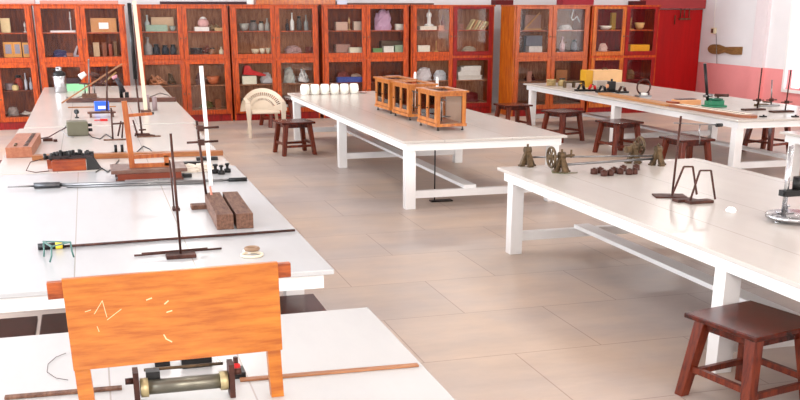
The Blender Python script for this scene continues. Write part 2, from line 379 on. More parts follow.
# ------------------------------------------------------------------ white plastic chair
def chair():
    t = empty('plastic_armchair', (2.86, 17.75, 0), 'cream moulded plastic armchair with a fan of slots in its round back', 'chair', rz=-.05)
    cm = mat('cream_chair_plastic', (218, 200, 178), .35, var=.04)
    MB().prism([(-.24, -.26, .41), (.24, -.26, .41), (.26, -.1, .41), (.22, .22, .41), (-.22, .22, .41), (-.26, -.1, .41)], (0, 0, .03)).build('seat', cm, t, bevel=.008)
    vs, fs = [], []; NR, NA = 9, 56          # fan shell with slots left open
    def pt(r, a): 
        x = .41*r*math.cos(a); z = .42+.38*r*math.sin(a); return (x, .27+.10*(z-.4)-.9*x*x, z)
    R = [0, .3, .36, .46, .56, .66, .82, .92, 1.0]
    for r in R:
        for j in range(NA+1): vs.append(pt(max(r, .02), PI*j/NA))
    n1 = len(vs); th = Vector((0, .014, 0)); vs2 = [Vector(v)+th for v in vs]
    for i in range(len(R)-1):
        for j in range(NA):
            if i in (3, 5) and j % 2 == 1 and 6 < j < NA-7: continue
            q = (i*(NA+1)+j, i*(NA+1)+j+1, (i+1)*(NA+1)+j+1, (i+1)*(NA+1)+j); fs.append(q)
            fs.append(tuple(n1+k for k in reversed(q)))
    MB().add(vs+vs2, fs, False).build('backrest', cm, t)
    for s in (-1, 1):
        p = []
        for z, x, y, hx, hy in ((0, .29, -.26, .022, .025), (.58, .305, -.22, .045, .03)):
            for a, b in ((-1, -1), (1, -1), (1, 1), (-1, 1)): p.append((s*x+a*hx, y+b*hy, z))
        MB().hexa(p).build('leg', cm, t, bevel=.008)
        p = []
        for z, x, y in ((0, .27, .34), (.42, .22, .22)):
            for a, b in ((-1, -1), (1, -1), (1, 1), (-1, 1)): p.append((s*x+a*.025, y+b*.025, z))
        MB().hexa(p).build('leg', cm, t, bevel=.008)
        MB().hexa([(s*.305-.035, -.25, .58), (s*.305+.035, -.25, .58), (s*.31+.03, .22, .62), (s*.31-.03, .22, .62),
                   (s*.305-.035, -.25, .605), (s*.305+.035, -.25, .605), (s*.31+.03, .22, .645), (s*.31-.03, .22, .645)]).build('armrest', cm, t, bevel=.006)
chair()

# ------------------------------------------------------------------ cabinets
SH = [1.28, 1.715]                     # bottoms of the two upper compartments
SHL = [.24, .70]                       # bottoms of the two lower compartments
def cabinet(label, x0, x1, yf, depth, m, inner, doors=2, mats=None, glass_on=True, side=None, top=2.21):
    t = empty('glass_cabinet', ((x0+x1)/2, yf, 0), label, 'cabinet', 'glass-fronted wooden cabinets along the back')
    ox = t.location.x; a, b = x0-ox+.01, x1-ox-.01; d = depth
    MB().box(a, a+.03, .03, d, 0, top-.03).build('side_panel', side or m, t)
    MB().box(b-.03, b, .03, d, 0, top-.03).build('side_panel', m, t)
    MB().box(a+.03, b-.03, d-.02, d, .1, top-.03).build('back_panel', inner, t)
    MB().box(a-.015, b+.015, 0, d, top-.03, top).build('cornice', m, t, bevel=.006)
    MB().box(a+.03, b-.03, .03, d-.02, 0, .14).build('plinth', cab_red, t)
    for z in (SHL[0], SHL[1], SH[0], SH[1]):
        MB().box(a+.03, b-.03, .06, d-.02, z-.022, z).build('shelf', m if z == SH[1] else inner, t)
    mid = MB().box(a+.03, b-.03, .012, .05, 1.155, 1.2); mid.build('mid_rail', m, t)
    w_ = (b-a-.06)/doors
    for k in range(doors):
        dm = mats[k] if mats else m
        for z0, z1 in ((.14, 1.155), (1.2, top-.03)):
            p, q = a+.03+k*w_+.004, a+.03+(k+1)*w_-.004; s = .085
            ob = MB().box(p, p+s, 0, .03, z0, z1).box(q-s, q, 0, .03, z0, z1).box(p+s, q-s, 0, .03, z0, z0+s).box(p+s, q-s, 0, .03, z1-.05, z1).build('door', dm, t, bevel=.004)
            MB().box(p+s, q-s, .012, .018, z0+s, z1-.05).build('pane', glass, ob)
            hx = q-.04 if k == 0 else p+.04
            MB().cyl((hx, -.03, (z0+z1)/2-.1), (hx, 0, (z0+z1)/2-.1), .014).build('knob', brass, ob)
    return t
YA, YBk, YD = 20.0, 20.4, 19.6
cabinet('orange wooden glass cabinet cut off by the left edge of the view', -2.4, -.905, YA, .5, cab_wood, cab_in)
cabinet('glass cabinet directly behind the steel flask, left of the leaning poles', -.89, .715, YA, .5, cab_wood, cab_in)
cabinet('glass cabinet right of the leaning poles, black jars and wire coils inside', .88, 2.66, YBk, .5, cab_wood, cab_in_grey)
cabinet('glass cabinet behind the white plastic chair, red cloth and papers inside', 2.68, 4.44, YBk, .5, cab_wood, cab_in_grey)
cabinet('glass cabinet behind the row of white cups, blue tray inside', 4.50, 6.33, YBk, .5, cab_wood, cab_in)
cabinet('glass cabinet with a deep red right door, behind the balance cases', 6.36, 8.2, YBk, .5, cab_wood, cab_in_grey, mats=[cab_wood, cab_red])
cabinet('glass cabinet with golden wooden end panel, behind the right instrument table', 8.30, 10.0, YD, .75, mat('pinkish_varnished_wood', (190, 92, 34), .3, col2=(140, 52, 16), scale=5, stretch=(6, 6, .8), coat=.25), cab_in_grey, side=cab_gold)
cabinet('rightmost glass cabinet, next to the red door, yellow box inside', 10.03, 11.62, YD, .6, cab_wood, cab_red, mats=[cab_gold, cab_red])

# ------------------------------------------------------------------ cabinet contents
ITEM_MATS = {}
def cm_(c):
    k = 'item_%d_%d_%d' % c
    return mat(k, c, .55, var=.12, scale=18)
def item(kind, px, yf, row, w, h, c, name, label, cat, back=.22, c2=None, rz=0, n=3):
    z = {1: SH[1], 2: SH[0], 3: SHL[1], 4: SHL[0]}[row]
    x = aty(px, {1: 20, 2: 45, 3: 76, 4: 104}[row], yf+back).x
    L = (x, yf+back, z+.001); m = cm_(c); mb = MB(); d = min(.28, max(.08, w*.6), 2*(back-.07), 2*((.47 if yf != YD else .56)-back)); d = max(d, .04)
    if kind == 'box': o = mb.cb(0, 0, 0, w, d, h).build(name, m, loc=L, bevel=.004, rz=rz); 
    elif kind == 'open':
        mb.cb(0, 0, 0, w, d, .012)
        for s in (-1, 1): mb.cb(s*(w/2-.006), 0, .012, .012, d, h-.012); mb.cb(0, s*(d/2-.006), .012, w-.024, .012, h-.012)
        o = mb.build(name, m, loc=L, rz=rz)
    elif kind == 'jar':
        r = w/2; o = empty(name, L, label, cat)
        mb.lathe([(r*.9, 0), (r, h*.06), (r, h*.62), (r*.6, h*.78), (r*.6, h*.84)]).build('body', m, o)
        MB().lathe([(r*.68, h*.84), (r*.68, h), (r*.5, h)]).build('lid', cm_(c2 or (40, 40, 40)), o)
    elif kind == 'bottle':
        r = w/2; o = mb.lathe([(r*.9, 0), (r, h*.05), (r, h*.5), (r*.35, h*.68), (r*.3, h*.92), (r*.42, h*.94), (r*.42, h)]).build(name, m, loc=L)
    elif kind == 'bowl':
        r = w/2; o = mb.lathe([(r*.4, 0), (r*.8, h*.35), (r, h), (r*.93, h), (r*.7, h*.4), (.001, h*.15)]).build(name, m, loc=L)
    elif kind == 'books':
        o = None
    elif kind == 'lying':
        o = mb.cb(0, 0, 0, w, d, h*.15).cb(0, .01, h*.15, w*.97, d*.95, h*.7).cb(0, 0, h*.85, w, d, h*.15).build(name, m, loc=L, rz=rz)
    elif kind == 'heap':
        rn = random.Random(int(px*7+row)); pts = []
        for i in range(34):
            a = i*1.1; q = rn.uniform(.25, 1)
            pts.append((w/2*q*math.cos(a), d/2*q*math.sin(a), .015+h*rn.random()*(1.1-q)*.9))
        o = mb.tube(pts, max(.008, h*.06), 6).build(name, m, loc=L)
    elif kind == 'crumple':
        rn = random.Random(int(px*3+row)); N, M_ = 14, 8; vs, fs = [], []
        for j in range(M_+1):
            for i in range(N):
                a = 2*PI*i/N; t_ = j/M_; r = math.cos(t_*PI/2)**.5*(1+rn.uniform(-.16, .16)); vs.append((w/2*r*math.cos(a), d/2*r*math.sin(a), h*math.sin(t_*PI/2)*(1+rn.uniform(-.12, .05)) if j else 0))
        for j in range(M_):
            for i in range(N): fs.append((j*N+i, j*N+(i+1) % N, (j+1)*N+(i+1) % N, (j+1)*N+i))
        fs.append(tuple(range(N))); o = mb.add(vs, fs, False).build(name, m, loc=L)
    elif kind == 'meter':
        o = empty(name, L, label, cat); mb.cb(0, 0, 0, w, d, h).build('case', m, o, bevel=.006); MB().cb(0, -d/2-.003, h*.25, w*.62, .006, h*.6).build('dial', cm_(c2 or (150, 140, 150)), o)
    elif kind == 'lamp':
        o = mb.lathe([(w*.5, 0), (w*.5, h*.08), (w*.15, h*.12), (w*.12, h*.5), (w*.3, h*.55), (w*.28, h*.8), (w*.1, h*.86), (w*.06, h)]).build(name, m, loc=L)
    elif kind == 'coil':
        for i in range(5): mb.ring((0, 0, .02+i*.022), w/2-.01*(i % 2), .012)
        o = mb.build(name, m, loc=L)
    elif kind == 'stand':
        mb.cb(0, 0, 0, w, d*.5, .02); mb.cyl((0, 0, .02), (w*.05, 0, h), .01); mb.box(-w*.2, w*.25, -.008, .008, h*.66, h*.69); o = mb.build(name, m, loc=L)
    elif kind == 'square':
        o = mb.prism([(-w/2, 0, 0), (w/2, 0, 0), (w/2, 0, .03), (-w/2+.06, 0, .03), (w*.4, 0, h-.02), (w*.4-.02, 0, h), (-w/2, 0, .02)], (0, .015, 0)).build(name, m, loc=L)
    if o: tag(o, label, cat)
    return o
B = 'box'
IT = [
 (B, 5, YA, 1, .16, .25, (220, 190, 140), 'wooden_box', 'cream wooden box on the top shelf at the extreme left edge', 'box'),
 ('lamp', 24, YA, 1, .06, .19, (225, 215, 205), 'standing_figure', 'small white figure-like holder on the top shelf of the left edge cabinet', 'ornament'),
 ('meter', 8, YA, 2, .17, .27, (222, 150, 70), 'panel_meter', 'leftmost of three light wooden meters in the left edge cabinet', 'meter'),
 ('meter', 17, YA, 2, .14, .27, (222, 150, 70), 'panel_meter', 'middle one of three light wooden meters in the left edge cabinet', 'meter'),
 ('meter', 26, YA, 2, .13, .26, (226, 158, 80), 'panel_meter', 'rightmost of three light wooden meters in the left edge cabinet', 'meter'),
 ('coil', 9, YA, 3, .16, .1, (150, 130, 130), 'wire_coil', 'grey wire coil on the third shelf of the left edge cabinet', 'coil'),
 ('jar', 18, YA, 3, .14, .26, (150, 45, 25), 'motor', 'small red motor on the third shelf of the left edge cabinet', 'motor'),
 ('jar', 14, YA, 3, .12, .12, (222, 190, 130), 'cream_jar', 'cream jar in front of the red motor in the left edge cabinet', 'jar', .12),
 ('bottle', 25, YA, 3, .05, .3, (205, 200, 205), 'glass_bottle', 'tall thin glass bottle at the left of two, left edge cabinet', 'bottle'),
 ('bottle', 30, YA, 3, .06, .22, (200, 195, 200), 'glass_bottle', 'short glass bottle beside the stile of the left edge cabinet', 'bottle'),
 ('crumple', 12, YA, 4, .2, .16, (170, 150, 140), 'rag_bundle', 'grey rag bundle low in the left edge cabinet', 'bundle'),
 ('heap', 27, YA, 4, .3, .1, (225, 205, 190), 'wire_heap', 'heap of pale wire low in the left edge cabinet', 'wire'),
 ('stand', 70, YA, 1, .1, .36, (232, 226, 220), 'white_stand', 'thin white stand on the top shelf behind the steel flask', 'stand'),
 (B, 62, YA, 1, .44, .035, (220, 205, 200), 'flat_case', 'flat pale case lying on the top shelf above the steel flask', 'case', .15),
 ('crumple', 59, YA, 2, .26, .13, (50, 40, 80), 'cloth_bundle', 'dark blue bundle on the second shelf behind the steel flask', 'cloth'),
 (B, 69, YA, 2, .12, .07, (160, 80, 40), 'small_box', 'small brown box right of the dark blue bundle', 'box'),
 ('square', 75, YA, 2, .12, .2, (210, 190, 190), 'set_square', 'pale set square leaning behind the small brown box', 'tool'),
 (B, 71, YA, 3, .3, .2, (80, 55, 60), 'instrument_box', 'dark box on the third shelf behind the steel flask', 'box'),
 (B, 103, YA, 1, .46, .25, (190, 128, 78), 'cardboard_box', 'large cardboard box with a white label on the top shelf', 'box'),
 (B, 96, YA, 2, .11, .25, (200, 165, 130), 'tall_box', 'tall cream box on the second shelf under the labelled cardboard box', 'box'),
 (B, 104, YA, 2, .08, .25, (130, 70, 45), 'bound_volume', 'brown bound volume right of the tall cream box', 'book'),
 (B, 110, YA, 2, .06, .22, (150, 60, 35), 'bound_volume', 'red-brown bound volume at the right, beside the thicker brown one', 'book'),
 (B, 115, YA, 2, .06, .27, (120, 80, 50), 'bound_volume', 'tall narrow brown volume nearest the right door stile', 'book'),
 ('heap', 100, YA, 3, .4, .26, (110, 60, 50), 'cable_heap', 'dark cable heap on the third shelf behind the retort stand', 'cable'),
 ('square', 108, YA, 3, .42, .3, (200, 150, 90), 'set_square', 'large wooden set square on the third shelf left of the leaning poles', 'tool'),
 ('bottle', 147, YBk, 1, .1, .3, (180, 185, 180), 'glass_flask', 'grey glass flask at the left of the top shelf above the black jars', 'flask'),
 (B, 162, YBk, 1, .42, .26, (200, 165, 130), 'cardboard_box', 'tan cardboard box at the back of the top shelf above the black jars', 'box', .36),
 ('open', 156, YBk, 1, .4, .12, (140, 160, 140), 'glass_tray', 'greenish glass tray in front of the tan cardboard box', 'tray', .14),
 ('bowl', 172, YBk, 1, .12, .1, (150, 155, 145), 'glass_bowl', 'grey glass bowl right of the greenish glass tray', 'bowl', .14),
 ('bottle', 148, YBk, 2, .16, .33, (150, 140, 135), 'glass_funnel', 'large grey glass funnel left of the three black jars', 'funnel'),
 ('jar', 156, YBk, 2, .14, .2, (30, 32, 40), 'black_jar', 'leftmost of three black jars on the second shelf', 'jar'),
 ('jar', 165, YBk, 2, .14, .18, (30, 34, 46), 'black_jar', 'middle one of three black jars on the second shelf', 'jar'),
 ('jar', 173, YBk, 2, .13, .19, (40, 44, 50), 'black_jar', 'rightmost of three black jars on the second shelf', 'jar'),
 ('heap', 156, YBk, 3, .42, .3, (200, 130, 90), 'wire_heap', 'tan tangle of coiled wire on the third shelf under the black jars', 'wire'),
 ('heap', 171, YBk, 3, .16, .34, (110, 80, 50), 'wire_heap', 'dark tangle of wire right of the tan tangle, third shelf', 'wire', .36),
 (B, 166, YBk, 4, .32, .2, (150, 70, 40), 'instrument_box', 'brown box low in the cabinet under the wire tangle', 'box'),
 (B, 201, YBk, 1, .28, .08, (232, 222, 214), 'white_box', 'flat white box carrying the pink pot on the top shelf', 'box', .15),
 (B, 219, YBk, 1, .2, .06, (205, 170, 120), 'wood_offcut', 'wooden offcut right of the pink pot, top shelf', 'wood'),
 ('heap', 214, YBk, 1, .3, .2, (160, 130, 90), 'wire_heap', 'brown wire tangle right of the pink pot, top shelf', 'wire', .32),
 ('coil', 196, YBk, 2, .22, .14, (50, 25, 25), 'wire_coil', 'dark red wire coil on the second shelf under the pink pot', 'coil'),
 ('heap', 206, YBk, 2, .18, .24, (120, 50, 30), 'wire_heap', 'reddish wire tangle in the middle of the second shelf under the pink pot', 'wire', .3),
 ('jar', 212, YBk, 2, .13, .12, (140, 90, 60), 'brown_jar', 'small brown jar at the right under the pink pot', 'jar', .14),
 ('bottle', 221, YBk, 2, .09, .14, (225, 205, 175), 'cream_bottle', 'small cream bottle at the right end of the shelf under the pink pot', 'bottle', .14),
 ('bowl', 213, YBk, 3, .26, .16, (190, 100, 60), 'copper_bowl', 'copper coloured bowl on the third shelf right of the white scale', 'bowl'),
 ('crumple', 200, YBk, 3, .18, .22, (110, 75, 70), 'rag_bundle', 'dark rag bundle left of the copper coloured bowl', 'bundle', .3),
 ('heap', 207, YBk, 4, .36, .2, (120, 110, 60), 'wire_heap', 'olive tangle low in the cabinet right of the white scale', 'wire'),
 (B, 218, YBk, 4, .12, .18, (150, 80, 40), 'small_box', 'small brown box right of the olive tangle', 'box'),
 ('bowl', 244, YBk, 1, .2, .14, (165, 160, 150), 'glass_bowl', 'grey glass bowl at the left of the top shelf above the red cloth', 'bowl'),
 ('jar', 253, YBk, 1, .16, .2, (110, 100, 95), 'glass_jar', 'dark glass jar in the middle of the top shelf above the red cloth', 'jar'),
 ('jar', 261, YBk, 1, .12, .18, (170, 165, 155), 'glass_jar', 'pale glass jar right of the dark one above the red cloth', 'jar'),
 ('bottle', 267, YBk, 1, .1, .24, (165, 160, 150), 'glass_bottle', 'glass bottle at the right of the top shelf above the red cloth', 'bottle'),
 ('bowl', 255, YBk, 2, .16, .09, (226, 205, 175), 'cream_bowl', 'leftmost of three small cream bowls on the second shelf', 'bowl', .14),
 ('bowl', 262, YBk, 2, .11, .1, (226, 210, 185), 'cream_bowl', 'middle one of three small cream bowls on the second shelf', 'bowl', .14),
 ('bowl', 268, YBk, 2, .1, .11, (215, 195, 165), 'cream_bowl', 'rightmost of three small cream bowls on the second shelf', 'bowl', .14),
 (B, 249, YBk, 3, .28, .16, (232, 225, 200), 'white_box', 'white box on the third shelf under the red cloth', 'box', .13),
 ('crumple', 266, YBk, 3, .24, .2, (232, 226, 222), 'paper_pile', 'crumpled white papers right of the red cloth', 'paper', .36),
 (B, 250, YBk, 4, .3, .18, (215, 200, 180), 'carton', 'pale carton low behind the chair back', 'box'),
 ('bottle', 287, YBk, 1, .07, .22, (50, 45, 50), 'dark_bottle', 'dark bottle at left on the top shelf right of the door catch', 'bottle'),
 ('bottle', 292, YBk, 1, .08, .34, (225, 222, 215), 'white_bottle', 'tall white bottle between the dark bottles, top shelf', 'bottle'),
 ('jar', 299, YBk, 1, .1, .28, (80, 70, 65), 'dark_jar', 'dark jar right of the tall white bottle', 'jar'),
 ('bottle', 306, YBk, 1, .09, .3, (150, 150, 145), 'glass_bottle', 'clear grey bottle right of the dark jar, top shelf', 'bottle'),
 ('crumple', 293, YBk, 2, .34, .15, (165, 130, 125), 'cloth_bundle', 'faded pinkish cloth bundle on the second shelf under the tall white bottle', 'cloth'),
 ('coil', 309, YBk, 2, .14, .1, (130, 60, 50), 'wire_coil', 'red-brown coil right of the faded pinkish bundle', 'coil', .22),
 ('crumple', 289, YBk, 3, .22, .3, (190, 190, 180), 'paper_pile', 'tall heap of white papers on the third shelf, left of the white cable heap', 'paper', .3),
 ('heap', 303, YBk, 3, .24, .34, (236, 232, 228), 'cable_heap', 'white cable heap on the third shelf above the table corner', 'cable'),
 (B, 296, YBk, 4, .5, .2, (225, 218, 214), 'carton', 'white carton low in the cabinet under the white cable heap', 'box'),
 (B, 341, YBk, 1, .24, .16, (200, 165, 145), 'cream_block', 'cream block at left on the top shelf above the blue tray', 'box'),
 ('lamp', 349, YBk, 1, .08, .26, (200, 160, 110), 'small_lamp', 'tan pillar between two cream blocks, above the blue tray', 'ornament'),
 (B, 357, YBk, 1, .16, .17, (205, 180, 160), 'cream_block', 'cream block at right on the top shelf above the blue tray', 'box'),
 ('lying', 356, YBk, 2, .32, .1, (228, 216, 190), 'book', 'thick cream book lying on the second shelf above the blue tray', 'book'),
 (B, 342, YBk, 2, .3, .16, (165, 120, 105), 'slide_box', 'brown slide box left of the thick cream book', 'box', .34),
 ('open', 349, YBk, 3, .52, .1, (60, 76, 150), 'blue_tray', 'blue tray on the third shelf behind the white cups', 'tray', .14),
 ('crumple', 343, YBk, 3, .3, .2, (140, 70, 60), 'cloth_bundle', 'red-brown bundle behind the left of the blue tray', 'cloth', .36),
 ('crumple', 356, YBk, 3, .26, .15, (205, 170, 150), 'cloth_bundle', 'pale bundle behind the right of the blue tray', 'cloth', .36),
 ('crumple', 383, YBk, 1, .36, .4, (190, 150, 175), 'checked_bag', 'mauve and white bag filling the left of a top shelf', 'bag'),
 (B, 399, YBk, 1, .16, .12, (226, 220, 205), 'white_box', 'white box right of the mauve and white bag', 'box'),
 ('lying', 377, YBk, 2, .2, .08, (110, 150, 90), 'book', 'green book lying under the mauve and white bag', 'book', .14),
 ('lying', 388, YBk, 2, .22, .12, (228, 222, 210), 'book', 'white book lying right of the green book', 'book', .14),
 ('lying', 399, YBk, 2, .2, .14, (150, 170, 140), 'book', 'grey-green book lying at the right, beyond the white one', 'book', .14),
 (B, 391, YBk, 2, .46, .22, (90, 70, 50), 'instrument_box', 'dark box standing behind the lying books', 'box', .38),
 ('open', 382, YBk, 3, .2, .1, (220, 185, 170), 'pink_tray', 'pinkish tray at left on the third shelf behind the cases', 'tray', .14),
 ('lying', 393, YBk, 3, .28, .12, (214, 160, 150), 'carton', 'pinkish carton right of the pinkish tray', 'box', .14),
 ('heap', 390, YBk, 3, .5, .2, (90, 70, 60), 'rod_pile', 'pile of dark rods behind the pinkish carton', 'rods', .36),
 (B, 427, YBk, 1, .36, .075, (232, 218, 200), 'flat_case', 'flat white case under the white lamp on the top shelf', 'case', .2),
 (B, 441, YBk, 1, .13, .09, (190, 120, 90), 'small_box', 'small brown box right of the flat white case', 'box', .15),
 ('bottle', 443, YBk, 1, .1, .3, (120, 50, 40), 'red_bottle', 'dark red bottle behind the small brown box, top shelf', 'bottle', .38),
 (B, 423, YBk, 2, .26, .13, (235, 225, 205), 'white_box', 'white box on the second shelf under the flat white case', 'box', .14),
 ('stand', 436, YBk, 2, .08, .22, (190, 150, 90), 'brass_stand', 'tiny brass stand right of the white box, second shelf', 'stand', .14),
 ('crumple', 424, YBk, 3, .34, .26, (210, 200, 200), 'plastic_bag', 'pale plastic bag at left on the third shelf above the balance cases', 'bag'),
 ('crumple', 440, YBk, 3, .28, .2, (196, 196, 200), 'plastic_bag', 'grey-white plastic bag right of the paler one', 'bag'),
 ('crumple', 469, YBk, 2, .3, .1, (170, 160, 140), 'cloth_bundle', 'flat grey bundle on the second shelf behind the deep red door', 'cloth'),
 ('coil', 460, YBk, 1, .14, .1, (170, 110, 90), 'wire_coil', 'tan coil left of the slanting books behind the deep red door', 'coil'),
 ('lying', 468, YBk, 3, .54, .09, (214, 206, 196), 'paper_stack', 'lowest of the paper stacks behind the deep red door', 'paper'),
 ('crumple', 470, YBk, 4, .4, .2, (110, 20, 20), 'cloth_bundle', 'dark red bundle low behind the deep red door', 'cloth'),
 ('square', 533, YD, 1, .4, .35, (210, 160, 110), 'set_square', 'tan set square on the top shelf right of the golden end panel', 'tool', .4),
 (B, 532, YD, 1, .36, .3, (180, 140, 125), 'cardboard_box', 'faded box on the top shelf right of the golden end panel', 'box', .5),
 (B, 533, YD, 2, .36, .32, (150, 150, 160), 'grey_box', 'grey box behind the white one, right of the golden end panel', 'box', .5),
 (B, 534, YD, 2, .3, .12, (236, 228, 220), 'white_box', 'white box with a dark slot, right of the golden end panel', 'box', .2),
 ('heap', 530, YD, 3, .3, .26, (90, 30, 25), 'cable_heap', 'dark red heap on the third shelf right of the golden end panel', 'cable'),
 (B, 529, YD, 3, .1, .2, (180, 120, 100), 'small_box', 'small pinkish box on the third shelf right of the golden end panel', 'box', .1),
 ('crumple', 566, YD, 1, .3, .1, (205, 195, 190), 'plastic_bag', 'pale bag lying behind the bent glass tube', 'bag', .42),
 ('jar', 574, YD, 2, .14, .24, (80, 70, 80), 'dark_jar', 'dark jar on the second shelf below the bent glass tube', 'jar'),
 ('bottle', 562, YD, 2, .12, .3, (205, 160, 160), 'pink_bottle', 'pinkish bottle on the second shelf below the bent glass tube', 'bottle'),
 (B, 560, YD, 3, .26, .22, (170, 110, 60), 'wooden_box', 'brown wooden box on the third shelf above the brass instruments', 'box'),
 ('bowl', 606, YD, 1, .26, .08, (228, 220, 205), 'white_dish', 'white dish on the top shelf next to the golden door', 'dish', .22),
 (B, 613, YD, 1, .1, .34, (200, 160, 60), 'yellow_box', 'narrow yellow box standing right of the white dish', 'box', .4),
 ('crumple', 603, YD, 2, .2, .16, (215, 175, 160), 'cloth_bundle', 'pale pink bundle on the second shelf under the white dish', 'cloth'),
 ('bowl', 640, YD, 1, .22, .14, (210, 170, 110), 'tan_bowl', 'tan bowl on the top shelf of the rightmost bay', 'bowl'),
 ('stand', 631, YD, 1, .14, .24, (190, 130, 60), 'brass_stand', 'brass stand left of the tan bowl', 'stand'),
 (B, 637, YD, 2, .46, .13, (226, 158, 30), 'yellow_box', 'long yellow box on the second shelf of the rightmost bay', 'box'),
 ('crumple', 630, YD, 3, .2, .2, (120, 80, 40), 'cloth_bundle', 'brown bundle low in the rightmost bay', 'cloth'),
]
for q in IT:
    k, px, yf, row, w_, h_, c, name, label, cat = q[:10]
    item(k, px, yf, row, w_, h_, c, name, label, cat, back=q[10] if len(q) > 10 else .22)
# pieces with their own shape in the cabinets
def put(name, mb, m, loc, label, cat, group=None, **k): return tag(mb.build(name, m, loc=loc, **k), label, cat, group)
p = aty(102, 22, YA+.05); MB().cb(0, -.144, .06, .17, .006, .11).build('label_card', paper, bpy.data.objects['cardboard_box'])
x = aty(203, 20, YBk+.15).x; t = empty('pink_pot', (x, YBk+.15, SH[1]+.081), 'pink and white pot standing on the flat white box, top shelf', 'pot')
MB().lathe([(.08, 0), (.11, .05), (.1, .11), (.06, .15)]).build('body', cm_((224, 170, 165)), t); MB().lathe([(.07, .15), (.04, .18), (.001, .19)]).build('lid', pale, t)
x = aty(251, 76, YBk+.13).x; put('red_cloth', MB().prism([(-.14, 0, .02), (.3, 0, -.02), (.32, 0, .01), (.05, 0, .1), (-.02, 0, .2), (-.1, 0, .19)], (0, .2, 0)), red, (x-.02, YBk+.08, SHL[1]+.17), 'red cloth draped over the white box on the third shelf', 'cloth')
x = aty(429, 20, YBk+.2).x; put('white_lamp', MB().lathe([(.1, 0), (.09, .03), (.04, .05), (.035, .17), (.055, .19), (.05, .25), (.015, .28), (.01, .33)]), pale, (x, YBk+.2, SH[1]+.077), 'small white lamp standing on the flat white case, top shelf', 'lamp')
for k in range(6):
    x = aty(469+k*2.9, 25, YBk+.2).x; mb = MB().prism([(0, 0, 0), (.025, 0, 0), (.145, 0, .2-.01*k), (.12, 0, .21-.01*k)], (0, .2, 0))
    put('slanting_book', mb, cm_(((228, 205, 150), (215, 160, 110))[k % 2]), (x-.03, YBk+.12, SH[1]+.001), 'cream book leaning in the slanted row behind the deep red door', 'book', 'slanting books behind the deep red door')
for k in range(2):
    put('paper_stack', MB().cb(0, 0, 0, .5-.06*k, .26, .07).cb(.02, -.01, .07, .46-.06*k, .25, .025, .06), cm_((222, 216, 208)), (aty(467+2*k, 76, YBk+.22).x, YBk+.22, SHL[1]+.092+.097*k),
        ['middle one of the white paper stacks behind the deep red door', 'topmost of the white paper stacks behind the deep red door'][k], 'paper')
pts = [aty(*q, YD+.25) for q in ((574, 12), (573, 18), (571, 26), (572, 28), (577, 24), (579, 29.5))]
put('bent_glass_tube', MB().tube([v-pts[-1]+Vector((0, 0, 0.0)) for v in pts], .012), pale, (pts[-1].x, pts[-1].y, SH[1]+.16), 'bent white glass tube in the second bay from the golden end panel', 'tube')
# on top of the cabinets
def topbox(px0, px1, yf, h, m, label, name='flat_board', d=.3, cat='board'):
    a = aty(px0, 3, yf+.2).x; b = aty(px1, 3, yf+.2).x
    put(name, MB().cb(0, 0, 0, b-a, d, h), m, ((a+b)/2, yf+.22, 2.212), label, cat, bevel=.004)
topbox(346, 432, YBk, .03, darkwood, 'long thin brown board lying on top of the cabinet above the blue tray')
topbox(160, 246, YBk, .05, mat('dark_roll', (60, 35, 40), .6, var=.1), 'long dark roll on top of the cabinet right of the leaning poles', 'dark_roll', .1, 'roll')
topbox(247, 253, YBk, .10, pale, 'white bundle at the end of the dark roll on the cabinet top', 'white_bundle', .12, 'bundle')
topbox(255, 334, YBk, .12, cab_gold, 'golden brown plank lying on the cabinet top above the white plastic chair')
topbox(336, 347, YBk, .08, mat('pale_blue_box', (196, 205, 222), .6), 'small pale blue box on the cabinet tops beside the golden plank', 'small_box', .2, 'box')
topbox(494, 511, YBk, .10, drd, 'dark red case on the cabinet top beside the golden end panel', 'dark_red_case', .3, 'case')
topbox(560, 591, YD, .16, mat('maroon_case', (140, 22, 38), .5, var=.1), 'maroon case on top of the cabinet above the bent glass tube', 'maroon_case', .3, 'case')
topbox(0, 35, YA, .07, mat('pink_roll', (205, 160, 150), .7, var=.1), 'pinkish roll on top of the cabinet at the extreme left', 'paper_roll', .2, 'roll')
topbox(40, 118, YA, .06, mat('pink_folded', (196, 130, 112), .7, var=.1), 'pinkish folded sheet on top of the cabinet behind the steel flask', 'folded_sheet', .3, 'sheet')

# ------------------------------------------------------------------ big orange board on legs
t = empty('notice_board_stand', (.215, 3.43, TZ), 'big orange varnished board on two legs, in front at lower left', 'board')
o_ = Vector((.215, 3.43, TZ))
def L(x, z, y=0): return (x-o_.x, y, z-TZ)
mb = MB().prism([L(-.155, 1.283), L(.578, 1.291), L(.583, .962), L(-.147, .955)], (0, .022, 0)); mb.build('board', orange_board, t, bevel=.002)
mb = MB().prism([L(-.205, 1.268, .022), L(.628, 1.279, .022), L(.628, 1.228, .022), L(-.205, 1.21, .022)], (0, .03, 0)); mb.build('top_rail', mat('orange_brown_rail', (186, 96, 40), .4, col2=(120, 52, 24), scale=5, stretch=(1, 6, 6)), t, bevel=.002)
MB().prism([L(-.147, 1.0), L(-.095, 1.0), L(-.085, TZ+.001), L(-.139, TZ+.001)], (0, .045, 0)).build('leg', orange_board, t)
bpy.data.objects['leg'].location = (0, .0, 0)
for ch in list(t.children):
    if ch.name.startswith('leg'): ch.location = (0, .023, 0)
MB().prism([L(.53, 1.0, .023), L(.578, 1.0, .023), L(.586, TZ+.001, .023), L(.54, TZ+.001, .023)], (0, .045, 0)).build('leg', orange_board, t)
mb = MB()
